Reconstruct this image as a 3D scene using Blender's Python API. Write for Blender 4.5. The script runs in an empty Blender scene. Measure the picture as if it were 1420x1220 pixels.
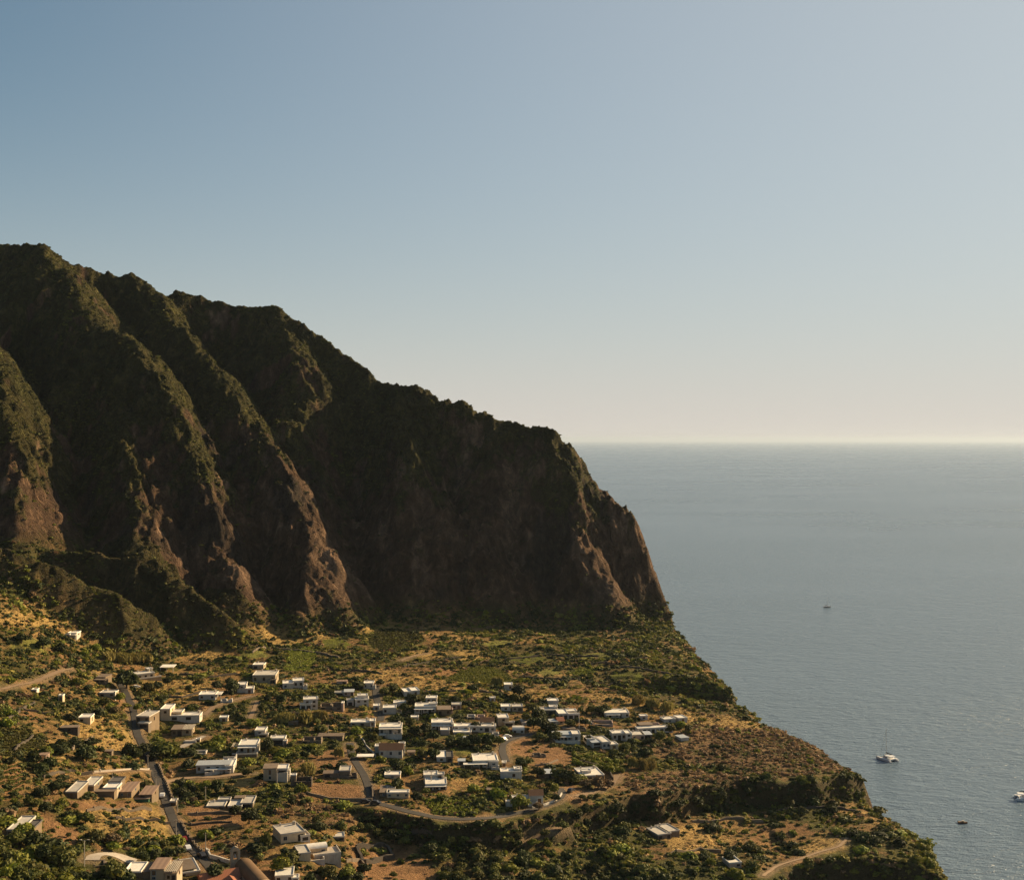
import bpy, math, random
import numpy as np
from math import radians as R, sin, cos, pi

# ------------------------------------------------------------------ basics
sc = bpy.context.scene
COL = sc.collection
FPX, CU, CV, CAMZ = 1700.0, 710.0, 610.0, 200.0     # focal length and centre of the view, in photo pixels
rng = np.random.default_rng(11)
random.seed(11)

def hash2(ix, iy, seed):
    h = (ix.astype(np.int64) * 374761393 + iy.astype(np.int64) * 668265263 + seed * 974634777) & 0xFFFFFFFF
    h = ((h ^ (h >> 13)) * 1274126177) & 0xFFFFFFFF
    h = (h ^ (h >> 16)) & 0xFFFFFFFF
    return h.astype(np.float64) / 4294967295.0

def noise(x, y, seed=0):
    x = np.asarray(x, float); y = np.asarray(y, float)
    ix = np.floor(x); iy = np.floor(y)
    fx = x - ix; fy = y - iy
    fx = fx * fx * fx * (fx * (fx * 6 - 15) + 10); fy = fy * fy * fy * (fy * (fy * 6 - 15) + 10)
    a = hash2(ix, iy, seed); b = hash2(ix + 1, iy, seed)
    c = hash2(ix, iy + 1, seed); d = hash2(ix + 1, iy + 1, seed)
    return ((a + (b - a) * fx) * (1 - fy) + (c + (d - c) * fx) * fy) * 2 - 1

def fbm(x, y, seed=0, octv=4, gain=0.5):
    s = 0; a = 1.0; t = 0
    for o in range(octv):
        s = s + a * noise(x * 2 ** o + 17.3 * o, y * 2 ** o - 9.1 * o, seed + o)
        t += a; a *= gain
    return s / t

def sst(a, b, x):
    t = np.clip((x - a) / (b - a), 0, 1)
    return t * t * (3 - 2 * t)

def unproj(u, v, D):
    return ((u - CU) / FPX * D, D, CAMZ - (v - CV) / FPX * D)

def plain(x, y):
    """the gently tilted shelf the village stands on (before scarps, spurs and cliffs)"""
    z = 61 - 0.06 * x + 0.03 * np.maximum(y - 550, 0) + 0.0
    z = z + 0.30 * np.maximum(-x - 0.32 * (y - 250) - 60, 0) * (1 - sst(600, 690, y)) + 14 * sst(600, 690, y) * sst(-150, -300, x) + 24 * sst(-200, -285, x) * sst(520, 640, y)
    z = z + 2.6 * fbm(x / 90, y / 90, 3, 3) + 0.7 * fbm(x / 22, y / 22, 8, 2)
    return z

def on_plain(u, v):
    D = 600.0
    for _ in range(30):
        z = float(plain(np.array((u - CU) / FPX * D), np.array(D)))
        D = 0.5 * D + 0.5 * (CAMZ - z) * FPX / (v - CV)
    return ((u - CU) / FPX * D, D)

def poly_dist(X, Y, pts):
    """distance, arc parameter 0..n-1 and signed side to a polyline in plan"""
    best = np.full(X.shape, 1e18); tt = np.zeros(X.shape); sd = np.zeros(X.shape); arc = np.zeros(X.shape)
    L = 0.0
    for i in range(len(pts) - 1):
        ax, ay = pts[i][0], pts[i][1]; bx, by = pts[i + 1][0], pts[i + 1][1]
        dx, dy = bx - ax, by - ay; l2 = dx * dx + dy * dy
        t = np.clip(((X - ax) * dx + (Y - ay) * dy) / l2, 0, 1)
        qx = X - ax - t * dx; qy = Y - ay - t * dy
        d2 = qx * qx + qy * qy
        m = d2 < best
        best = np.where(m, d2, best); tt = np.where(m, i + t, tt)
        sd = np.where(m, np.sign(dx * (Y - ay) - dy * (X - ax)), sd)
        arc = np.where(m, L + t * math.sqrt(l2), arc)
        L += math.sqrt(l2)
    return np.sqrt(best), tt, sd, arc

# ------------------------------------------------------------------ the relief, described by its crests
RIDGES = [  # (crest points u, v, distance), flank slope, gully depth
 ([(-420,300,1010),(-250,318,1000),(-120,330,985),(0,338,975),(60,343,965),(100,371,975),(135,386,990),(190,389,1000),(228,418,1010),(238,407,1010),(250,403,1010),(262,408,1010),(285,421,1010),(330,428,1008),
   (385,430,1005),(420,450,1000),(470,487,992),(500,506,985),(520,523,980),(560,537,972),(600,548,965),(645,568,960),(677,588,957),(695,586,955),(725,588,952),(755,598,950),(775,606,948),
   (800,640,945),(830,676,940),(865,712,935),(885,745,930),(905,790,925),(925,846,918),(940,890,910)], 1.62, 9),
 ([(60,343,965),(108,380,945),(122,420,925),(140,470,900),(158,530,870),(172,590,842),(188,640,815),(196,700,788),(192,765,765)], 1.35, 6),
 ([(140,455,905),(180,470,900),(205,495,888),(232,540,868),(258,597,846),(282,645,826),(300,710,806),(312,775,792)], 1.5, 5),
 ([(190,389,1000),(226,418,985),(252,455,965),(280,495,945),(306,525,925),(330,565,902),(345,595,885),(382,628,868),(408,680,846),(428,740,822),(432,800,802),(415,850,785)], 1.4, 6),
 ([(385,430,1005),(404,462,985),(414,492,968),(405,530,950),(398,590,925)], 1.5, 4),
 ([(-90,420,860),(-30,470,835),(0,520,810),(14,600,780),(25,680,750),(30,745,730)], 1.5, 5),
 ([(20,520,870),(60,590,850),(86,640,835),(102,700,815),(116,760,795)], 1.5, 4),
 ([(-60,745,745),(40,758,738),(110,767,728),(195,772,722),(240,800,716),(290,840,714),(334,878,718)], 1.7, 2),
 ([(-140,735,672),(-60,740,670),(0,757,668),(60,780,670),(110,806,672),(160,832,676),(198,856,684)], 1.45, 1),
 ([(560,545,970),(566,590,940),(572,640,915)], 1.7, 3),
 ([(690,590,955),(665,650,925),(655,720,900)], 1.75, 3),
 ([(772,607,948),(788,670,925),(806,748,904),(832,785,893),(862,830,882),(893,888,868)], 1.55, 3),
]
# rims of the scarps (upper edge as seen), with the height of the drop along them
S1 = [(425,1100,0),(455,1116,5),(500,1118,8),(562,1127,10),(600,1138,10),(662,1142,10),(724,1138,11),(774,1128,11),(800,1118,11),(849,1108,11),(871,1098,11),(905,1101,12),(973,1086,13),
      (1028,1082,12),(1090,1084,11),(1127,1084,11),(1156,1077,12),(1211,1067,13),(1320,1060,13)]
S2 = [(1000,1262,18),(1060,1228,22),(1079,1214,24),(1098,1202,24),(1120,1194,24),(1156,1190,24),(1215,1187,24),(1288,1200,24),(1340,1222,24)]

def terrain(X, Y):
    wx = 5.0 * fbm(X / 48, Y / 48, 21, 3) + 1.6 * fbm(X / 13, Y / 13, 25, 2)
    wy = 5.0 * fbm(X / 48, Y / 48, 31, 3) + 1.6 * fbm(X / 13, Y / 13, 35, 2)
    base = plain(X, Y)
    # scarp one and two: a step down towards the viewer
    for S, zoff, wid, sd_ in ((S1, 0, 3.6, 41), (S2, -11, 5.0, 45)):
        pts = []
        for (u, v, d) in S:
            D = 500.0
            for _ in range(40):
                z = float(plain(np.array((u - CU) / FPX * D), np.array(D))) + zoff
                D = 0.5 * D + 0.5 * (CAMZ - z) * FPX / (v - CV)
            pts.append(((u - CU) / FPX * D, D, d))
        xw = X + 0.6 * wx + 2.5 * fbm(X / 16, Y / 16, sd_, 2); yw = Y + 0.6 * wy + 2.5 * fbm(X / 16, Y / 16, sd_ + 3, 2)
        d, t, side, arc = poly_dist(xw, yw, pts)
        drop = np.interp(t, range(len(pts)), [p[2] for p in pts])
        sdist = np.where(side < 0, d, -d)           # positive below the rim
        if S is S1:
            drop = drop * sst(-75, -40, X)
        base = base - drop * sst(0, 1, sdist / wid) * (0.8 + 0.2 * sst(0, 30, sdist))
    # gully that eats back into the lower shelf
    g = [on_plain(850, 1165), on_plain(822, 1190), on_plain(795, 1215), on_plain(790, 1290)]
    d, t, side, arc = poly_dist(X + wx, Y + wy, g)
    base = base - np.interp(t, [0, 1, 2, 3], [3, 9, 11, 14]) * (1 - sst(2, 13, d))
    # dip behind the outer shelf, falling to the sea
    g = [(40, 712), (80, 705), (125, 690), (175, 676)]
    d, t, side, arc = poly_dist(X + wx, Y + wy, g)
    base = base - np.interp(t, [0, 1, 2, 3], [0, 12, 27, 38]) * (1 - sst(0, 30, d))
    H = base.copy()
    mt = np.full(X.shape, -1e9); rock = np.zeros(X.shape)
    far = Y > 560
    Xf, Yf = X[far] + wx[far], Y[far] + wy[far]
    m = np.full(Xf.shape, -1e9)
    for k, (pts, s, gul) in enumerate(RIDGES):
        P = [unproj(*p) for p in pts]
        d, t, side, arc = poly_dist(Xf, Yf, P)
        zc = np.interp(t, range(len(P)), [p[2] for p in P])
        L = 420.0
        rib = fbm(arc / 17 + 40 * k, d / 140, 60 + k, 3)
        rib2 = fbm(arc / 6 + 40 * k, d / 50, 90 + k, 2)
        carve = gul * (0.9 - 1.6 * np.abs(rib)) * sst(4, 45, d) + 1.6 * rib2 * sst(3, 20, d)
        rw = 3.5 if k == 0 else (5.0 if k in (7, 8) else (15.0 if k == 3 else 23.0))      # blunt, rounded noses on the spurs
        dr = np.sqrt(d * d + rw * rw) - rw + .12 * d
        z = zc - s * L * (1 - np.exp(-dr / L)) - carve
        kk = 3.0
        hgt = np.maximum(m, z)
        m = hgt + kk * np.log1p(np.exp(-np.abs(m - z) / kk)) * (m > -1e8)
    lowm = (1 - 0.5 * sst(180, 300, m)) * (0.25 + 0.75 * sst(5, 60, m - base[far]))
    m += lowm * 1.5 * (6.0 * fbm(X[far] / 34, Y[far] / 34, 73, 3) + 9.5 * (0.3 - np.abs(fbm(X[far] / 21, Y[far] / 21, 71, 4, 0.6))) + 5.5 * (0.28 - np.abs(fbm(X[far] / 9, Y[far] / 9, 77, 4, .6))) + 1.9 * (0.3 - np.abs(fbm(X[far] / 4.2, Y[far] / 4.2, 83, 3, .6))))
    b = base[far]; kk = 5.0
    Hf = np.maximum(m, b) + kk * np.log1p(np.exp(-np.abs(m - b) / kk))
    H[far] = Hf
    rock[far] = sst(3, 22, m - b)
    # old farming terraces on the gentler ground
    stp = 2.2
    q = H / stp + 1.1 * fbm(X / 50, Y / 50, 101, 3)
    fr = q - np.floor(q)
    ter = (np.floor(q) + sst(0.62, 1.0, fr)) * stp - (q * stp - H)
    tm = 0.7 * (1 - rock) * sst(-0.15, 0.2, fbm(X / 80, Y / 80, 105, 2) + 0.05)
    H = H + (ter - H) * tm
    # sea cliffs: the land ends along this line
    rim = [(240,150),(330,150),(415,151),(470,162),(505,166),(528,166),(540,160),(556,158),(600,146),(640,128),(660,127),(700,127),(745,125),(800,124),(850,119),(910,117),(960,114),(1100,60),(1300,-100)]
    cx = np.interp(Y, [p[0] for p in rim], [p[1] for p in rim]) + 5 * fbm(Y / 30, X * 0 + 3.3, 111, 3) + 2.0 * fbm(Y / 9, X / 40, 114, 2)
    e = X - cx
    top = np.maximum(H, 5)
    cl = top - np.maximum(e, 0) * 2.6 + 2.5 * fbm(Y / 7, X / 12, 117, 3) * sst(0, 6, e) - 3 * sst(-16, 0, e) ** 2
    H = np.where(e > -16, np.maximum(np.minimum(H, cl), -8), H)
    rock = np.maximum(rock, sst(-1, 5, e))
    return H, rock

GX0, GX1, GY0, GY1, STEP = -660, 240, 230, 1190, 1.0
gx = np.arange(GX0, GX1 + .1, STEP); gy = np.arange(GY0, GY1 + .1, STEP)
GXX, GYY = np.meshgrid(gx, gy)
HH, ROCK = terrain(GXX, GYY)

def ground(x, y, A=None):
    A = HH if A is None else A
    fx = np.clip((np.asarray(x, float) - GX0) / STEP, 0, len(gx) - 1.001); fy = np.clip((np.asarray(y, float) - GY0) / STEP, 0, len(gy) - 1.001)
    ix = fx.astype(int); iy = fy.astype(int); fx = fx - ix; fy = fy - iy
    return (A[iy, ix] * (1 - fx) + A[iy, ix + 1] * fx) * (1 - fy) + (A[iy + 1, ix] * (1 - fx) + A[iy + 1, ix + 1] * fx) * fy

_D = np.arange(250, 1180, 0.25)
def at(u, v):
    """where the sight line through a photo pixel meets the ground"""
    x = (u - CU) / FPX * _D; z = CAMZ - (v - CV) / FPX * _D
    hit = np.nonzero(ground(x, _D) >= z)[0]
    i = hit[0] if len(hit) else len(_D) - 1
    return np.array([x[i], _D[i], float(ground(x[i], _D[i]))])

# ------------------------------------------------------------------ materials
def new_mat(name, rough=0.85):
    m = bpy.data.materials.new(name); m.use_nodes = True
    nt = m.node_tree; p = nt.nodes['Principled BSDF']; p.inputs['Roughness'].default_value = rough
    p.inputs['Specular IOR Level'].default_value = 0.25
    return m, nt, p

def node(nt, t, **kw):
    n = nt.nodes.new(t)
    for k, v in kw.items(): setattr(n, k, v)
    return n

def math_(nt, op, a, b=None):
    n = node(nt, 'ShaderNodeMath', operation=op)
    for i, s in enumerate((a, b)):
        if s is None: continue
        if isinstance(s, (int, float)): n.inputs[i].default_value = s
        else: nt.links.new(s, n.inputs[i])
    return n.outputs[0]

def mixc(nt, f, a, b, mode='MIX'):
    n = node(nt, 'ShaderNodeMix', data_type='RGBA', blend_type=mode)
    for s, k in ((f, 0), (a, 6), (b, 7)):
        if isinstance(s, (int, float)): n.inputs[k].default_value = s
        elif isinstance(s, tuple): n.inputs[k].default_value = (*s, 1) if len(s) == 3 else s
        else: nt.links.new(s, n.inputs[k])
    return n.outputs[2]

def noise_n(nt, coord, scale, detail=4, rough=0.55, dist=0.0):
    n = node(nt, 'ShaderNodeTexNoise'); n.inputs['Scale'].default_value = scale
    n.inputs['Detail'].default_value = detail; n.inputs['Roughness'].default_value = rough
    n.inputs['Distortion'].default_value = dist
    nt.links.new(coord, n.inputs['Vector'])
    return n.outputs['Fac']

def ramp(nt, f, stops):
    n = node(nt, 'ShaderNodeValToRGB'); el = n.color_ramp.elements
    while len(el) < len(stops): el.new(0.5)
    for e, (p, c) in zip(el, stops):
        e.position = p; e.color = (*c, 1) if isinstance(c, tuple) else (c, c, c, 1)
    nt.links.new(f, n.inputs[0])
    return n.outputs[0]

def plaster(name, c, dirt=0.25, scale=0.5, rough=0.85):
    """painted or rendered masonry: blotchy tone, streaks of grime running down"""
    m, nt, p = new_mat(name, rough)
    tc = node(nt, 'ShaderNodeTexCoord').outputs['Object']
    mp = node(nt, 'ShaderNodeMapping'); mp.inputs['Scale'].default_value = (1, 1, 0.25); nt.links.new(tc, mp.inputs[0])
    a = noise_n(nt, tc, scale, 5, 0.6); b = noise_n(nt, mp.outputs[0], scale * 2.6, 4, 0.6)
    f = math_(nt, 'MULTIPLY', math_(nt, 'ADD', a, b), 0.5)
    r = ramp(nt, f, [(0.33, tuple(x * (1 - dirt) * (1 - .12 * i * dirt) for i, x in enumerate(c))), (0.62, c)])
    inf = node(nt, 'ShaderNodeObjectInfo').outputs['Random']
    v = math_(nt, 'ADD', math_(nt, 'MULTIPLY', inf, 0.25), 0.85)
    hs = node(nt, 'ShaderNodeHueSaturation'); nt.links.new(r, hs.inputs['Color']); nt.links.new(v, hs.inputs['Value'])
    nt.links.new(hs.outputs[0], p.inputs['Base Color'])
    return m

def tiled(name, c, c2, period=0.5, rough=0.85):
    """roof covering laid in courses"""
    m, nt, p = new_mat(name, rough)
    tc = node(nt, 'ShaderNodeTexCoord').outputs['Object']
    w = node(nt, 'ShaderNodeTexWave'); w.inputs['Scale'].default_value = 0.32 / period; w.inputs['Distortion'].default_value = 0.8; w.inputs['Detail'].default_value = 2
    nt.links.new(tc, w.inputs['Vector'])
    n = noise_n(nt, tc, 0.8, 4)
    col = mixc(nt, math_(nt, 'MULTIPLY', math_(nt, 'ADD', w.outputs['Fac'], n), 0.5), c2, c)
    nt.links.new(col, p.inputs['Base Color'])
    return m

M = {}
M['white'] = plaster('white_plaster', (.56, .51, .44), .35)
M['cream'] = plaster('cream_plaster', (.52, .41, .27), .3)
M['beige'] = plaster('beige_plaster', (.40, .32, .22), .3)
M['pink'] = plaster('pinkish_plaster', (.46, .33, .26), .3)
M['brown'] = plaster('brown_render', (.20, .145, .09), .35)
M['stone'] = plaster('field_stone', (.22, .17, .12), .55, 2.0)
M['darkstone'] = plaster('dark_lava_stone', (.10, .08, .06), .55, 2.0)
M['paving'] = plaster('pale_paving', (.46, .40, .33), .35, .7)
M['roof_f'] = plaster('white_flat_roofing', (.74, .69, .61), .25, .35)
M['roof_g'] = plaster('grey_flat_roofing', (.50, .46, .40), .3, .35)
M['roof_b'] = plaster('brown_flat_roofing', (.20, .15, .11), .35, .4)
M['roof_d'] = plaster('dark_flat_roofing', (.11, .10, .09), .3, .4)
M['roof_w'] = plaster('blue_grey_sheet_roofing', (.42, .45, .48), .25, .4, .5)
M['roof_r'] = tiled('reddish_sheet_roofing', (.30, .20, .14), (.17, .11, .08), 1.6)
M['roof_t'] = tiled('terracotta_tiles', (.36, .14, .07), (.22, .085, .05), .5)
M['roof_o'] = tiled('old_brown_tiles', (.17, .085, .045), (.10, .055, .03), .5)
M['barrel'] = plaster('brown_vault_render', (.15, .09, .045), .25, .2)
M['lawn'] = plaster('green_turf', (.13, .15, .03), .3, .5)
M['tarp'] = plaster('green_tarpaulin', (.05, .13, .07), .3, .5)
M['pole'] = plaster('weathered_pole', (.42, .37, .30), .3)
M['wood'] = plaster('brown_wood', (.16, .09, .045), .3, 2.0)
M['blue'] = plaster('blue_grey_paint', (.22, .30, .36), .2)
M['asphalt'] = plaster('worn_asphalt', (.070, .061, .052), .3, .3)
M['dirtroad'] = plaster('dirt_track', (.29, .195, .115), .3, .25)
M['bark'] = plaster('bark', (.09, .06, .035), .4, 3)
m, nt, p = new_mat('window_glass', .12); p.inputs['Base Color'].default_value = (.018, .018, .02, 1); p.inputs['Specular IOR Level'].default_value = .5; M['glass'] = m
m, nt, p = new_mat('painted_opening_shade', .9); p.inputs['Base Color'].default_value = (.035, .028, .022, 1); M['dark'] = m  # near-black colour stands in for the shade inside openings
m, nt, p = new_mat('gelcoat', .25); p.inputs['Base Color'].default_value = (.72, .70, .67, 1); M['gel'] = m
m, nt, p = new_mat('spar_metal', .4); p.inputs['Base Color'].default_value = (.34, .31, .27, 1); M['spar'] = m
m, nt, p = new_mat('navy_canvas', .8); p.inputs['Base Color'].default_value = (.03, .03, .04, 1); M['canvas'] = m
for k, c in (('car_white', (.7, .69, .67)), ('car_red', (.20, .022, .018)), ('car_dark', (.03, .03, .035))):
    m, nt, p = new_mat(k + '_paint', .28); p.inputs['Base Color'].default_value = (*c, 1); p.inputs['Specular IOR Level'].default_value = .5; M[k] = m
m, nt, p = new_mat('tyre_rubber', .8); p.inputs['Base Color'].default_value = (.02, .02, .02, 1); M['tyre'] = m

def leaf_mat(name):
    m, nt, p = new_mat(name, .75)
    at_ = node(nt, 'ShaderNodeAttribute', attribute_name='tint').outputs['Color']
    rnd = node(nt, 'ShaderNodeObjectInfo').outputs['Random']
    hs = node(nt, 'ShaderNodeHueSaturation'); nt.links.new(at_, hs.inputs['Color'])
    nt.links.new(math_(nt, 'ADD', math_(nt, 'MULTIPLY', rnd, .5), .75), hs.inputs['Value'])
    nt.links.new(math_(nt, 'ADD', math_(nt, 'MULTIPLY', rnd, .035), .4825), hs.inputs['Hue'])
    nt.links.new(hs.outputs[0], p.inputs['Base Color'])
    tr = node(nt, 'ShaderNodeBsdfTranslucent'); nt.links.new(hs.outputs[0], tr.inputs['Color'])
    mx = node(nt, 'ShaderNodeMixShader'); mx.inputs[0].default_value = .22
    nt.links.new(p.outputs[0], mx.inputs[1]); nt.links.new(tr.outputs[0], mx.inputs[2])
    nt.links.new(mx.outputs[0], nt.nodes['Material Output'].inputs['Surface'])
    return m
M['leaf'] = leaf_mat('leaves')

# ------------------------------------------------------------------ mesh building
def mesh_np(name, co, quads, mat, tint=None, smooth=False):
    me = bpy.data.meshes.new(name)
    co = np.asarray(co, np.float32).reshape(-1, 3); quads = np.asarray(quads, np.int32)
    me.vertices.add(len(co)); me.vertices.foreach_set('co', co.ravel())
    k = quads.shape[1]
    me.loops.add(quads.size); me.loops.foreach_set('vertex_index', quads.ravel())
    me.polygons.add(len(quads)); me.polygons.foreach_set('loop_start', np.arange(0, quads.size, k, dtype=np.int32))
    me.update()
    if tint is not None:
        a = me.attributes.new('tint', 'FLOAT_COLOR', 'POINT')
        c = np.ones((len(co), 4), np.float32); c[:, :np.shape(tint)[-1]] = tint
        a.data.foreach_set('color', c.ravel())
    me.materials.append(mat)
    if smooth: me.shade_smooth()
    return me

def link(name, me, parent=None, loc=(0, 0, 0), rz=0.0):
    o = bpy.data.objects.new(name, me); COL.objects.link(o)
    o.location = loc; o.rotation_euler = (0, 0, rz)
    if parent is not None: o.parent = parent
    return o

def tag(o, label=None, cat=None, group=None, kind=None):
    if label: o['label'] = label
    if cat: o['category'] = cat; o['kind'] = 'thing'
    if group: o['group'] = group
    if kind: o['kind'] = kind
    return o

class MB:
    """collects boxes, prisms and tubes and links them as one mesh object"""
    def __init__(s): s.v = []; s.f = []
    def box(s, x0, x1, y0, y1, z0, z1):
        n = len(s.v)
        s.v += [(x0, y0, z0), (x1, y0, z0), (x1, y1, z0), (x0, y1, z0), (x0, y0, z1), (x1, y0, z1), (x1, y1, z1), (x0, y1, z1)]
        s.f += [(n, n+3, n+2, n+1), (n+4, n+5, n+6, n+7), (n, n+1, n+5, n+4), (n+1, n+2, n+6, n+5), (n+2, n+3, n+7, n+6), (n+3, n, n+4, n+7)]
        return s
    def prism(s, pts, z0, z1):
        """vertical prism over a plan polygon (counter-clockwise)"""
        n = len(s.v); k = len(pts)
        z0s = z0 if hasattr(z0, '__len__') else [z0] * k; z1s = z1 if hasattr(z1, '__len__') else [z1] * k
        s.v += [(p[0], p[1], a) for p, a in zip(pts, z0s)] + [(p[0], p[1], b) for p, b in zip(pts, z1s)]
        s.f += [tuple(n + k - 1 - i for i in range(k)), tuple(n + k + i for i in range(k))]
        s.f += [(n + i, n + (i + 1) % k, n + k + (i + 1) % k, n + k + i) for i in range(k)]
        return s
    def extrude_x(s, prof, x0, x1):
        """profile in (y, z), extruded along x"""
        n = len(s.v); k = len(prof)
        s.v += [(x0, y, z) for y, z in prof] + [(x1, y, z) for y, z in prof]
        s.f += [tuple(n + i for i in range(k))[::-1], tuple(n + k + i for i in range(k))]
        s.f += [(n + i, n + (i + 1) % k, n + k + (i + 1) % k, n + k + i) for i in range(k)]
        return s
    def extrude_y(s, prof, y0, y1):
        n = len(s.v); k = len(prof)
        s.v += [(x, y0, z) for x, z in prof] + [(x, y1, z) for x, z in prof]
        s.f += [tuple(n + i for i in range(k)), tuple(n + k + i for i in range(k))[::-1]]
        s.f += [(n + (i + 1) % k, n + i, n + k + i, n + k + (i + 1) % k) for i in range(k)]
        return s
    def tube(s, a, b, r0, r1, k=7):
        from mathutils import Vector
        a = Vector(a); b = Vector(b); d = (b - a).normalized()
        u = d.orthogonal().normalized(); w = d.cross(u); n = len(s.v)
        for c, r in ((a, r0), (b, r1)):
            s.v += [tuple(c + r * (cos(2 * pi * i / k) * u + sin(2 * pi * i / k) * w)) for i in range(k)]
        s.f += [(n + i, n + (i + 1) % k, n + k + (i + 1) % k, n + k + i) for i in range(k)]
        s.f += [tuple(n + k - 1 - i for i in range(k)), tuple(n + k + i for i in range(k))]
        return s
    def loft(s, rings, closed=True):
        n = len(s.v); k = len(rings[0])
        for r in rings: s.v += [tuple(p) for p in r]
        for j in range(len(rings) - 1):
            for i in range(k if closed else k - 1):
                s.f.append((n + j*k + i, n + j*k + (i + 1) % k, n + (j+1)*k + (i + 1) % k, n + (j+1)*k + i))
        s.f += [tuple(n + k - 1 - i for i in range(k)), tuple(n + (len(rings) - 1) * k + i for i in range(k))]
        return s
    def build(s, name, mat, parent=None, smooth=False, bevel=0):
        me = bpy.data.meshes.new(name); me.from_pydata(s.v, [], s.f); me.materials.append(mat); me.update()
        if smooth: me.shade_smooth()
        o = link(name, me, parent)
        if bevel:
            b = o.modifiers.new('soft_edges', 'BEVEL'); b.width = bevel; b.segments = 2; b.limit_method = 'ANGLE'
        return o

def empty(name, loc, rz=0.0):
    o = bpy.data.objects.new(name, None); COL.objects.link(o)
    o.location = loc; o.rotation_euler = (0, 0, rz); o.empty_display_size = 1
    return o

def mpp(p): return (p[1]) / FPX

def inpoly(u, v, poly):
    c = np.zeros(u.shape, bool); j = len(poly) - 1
    for i in range(len(poly)):
        xi, yi = poly[i]; xj, yj = poly[j]
        hit = ((yi > v) != (yj > v)) & (u < (xj - xi) * (v - yi) / ((yj - yi) or 1e-9) + xi)
        c ^= hit; j = i
    return c

def proj(x, y, z): return CU + x / y * FPX, CV + (CAMZ - z) / y * FPX

# ------------------------------------------------------------------ roads and tracks (given along their middle line, in plan)
ROADS = [  # name, material, width in metres, pixels
 ('road', 'asphalt', 3.0, [(166,948),(172,957),(178,968),(184,980),(187,993),(188,1008),(192,1022),(202,1040),(211,1060),(218,1080),(226,1100),(234,1120),(242,1140),(252,1160),(266,1178),(284,1193),(300,1212)]),
 ('road', 'asphalt', 3.1, [(497,1110),(520,1113),(545,1119),(565,1125),(600,1133),(640,1136),(675,1134),(710,1129),(740,1122),(762,1115),(776,1108),(781,1100),(776,1093)]),
 ('lane', 'asphalt', 3.0, [(516,1111),(512,1092),(505,1075),(495,1060),(488,1046),(485,1030)]),
 ('lane', 'asphalt', 3.1, [(702,1056),(697,1044),(697,1032),(706,1026),(722,1021),(738,1017)]),
 ('lane', 'asphalt', 3.4, [(522,950),(521,962),(525,976),(529,990),(527,1000)]),
 ('dirt_track', 'dirtroad', 3.6, [(-40,966),(0,957),(30,948),(60,940),(85,929),(102,925),(118,929),(148,936)]),
 ('dirt_track', 'dirtroad', 2.6, [(120,1073),(150,1070),(180,1067),(209,1068)]),
 ('dirt_track', 'dirtroad', 3.2, [(226,1088),(238,1083),(262,1078),(300,1077),(330,1073),(352,1072)]),
 ('dirt_track', 'dirtroad', 2.4, [(283,992),(298,979),(322,971),(348,965)]),
 ('dirt_track', 'paving', 3.2, [(243,1040),(258,1033),(272,1026),(284,1020)]),
 ('ramp', 'paving', 4.0, [(126,1192),(136,1182),(150,1181),(168,1188),(190,1198)]),
 ('dirt_track', 'dirtroad', 1.2, [(1058,1214),(1076,1201),(1100,1193),(1140,1180),(1164,1174),(1176,1160)]),
 ('dirt_track', 'dirtroad', 2.0, [(732,1168),(748,1160),(766,1152),(786,1148)]),
 ('dirt_track', 'dirtroad', 3.0, [(800,1104),(826,1097),(848,1086),(856,1074)]),
 ('dirt_track', 'dirtroad', 1.8, [(556,916),(580,908),(598,905)]),
 ('dirt_track', 'dirtroad', 2.0, [(346,1000),(352,985),(356,972)]),
]
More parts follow.
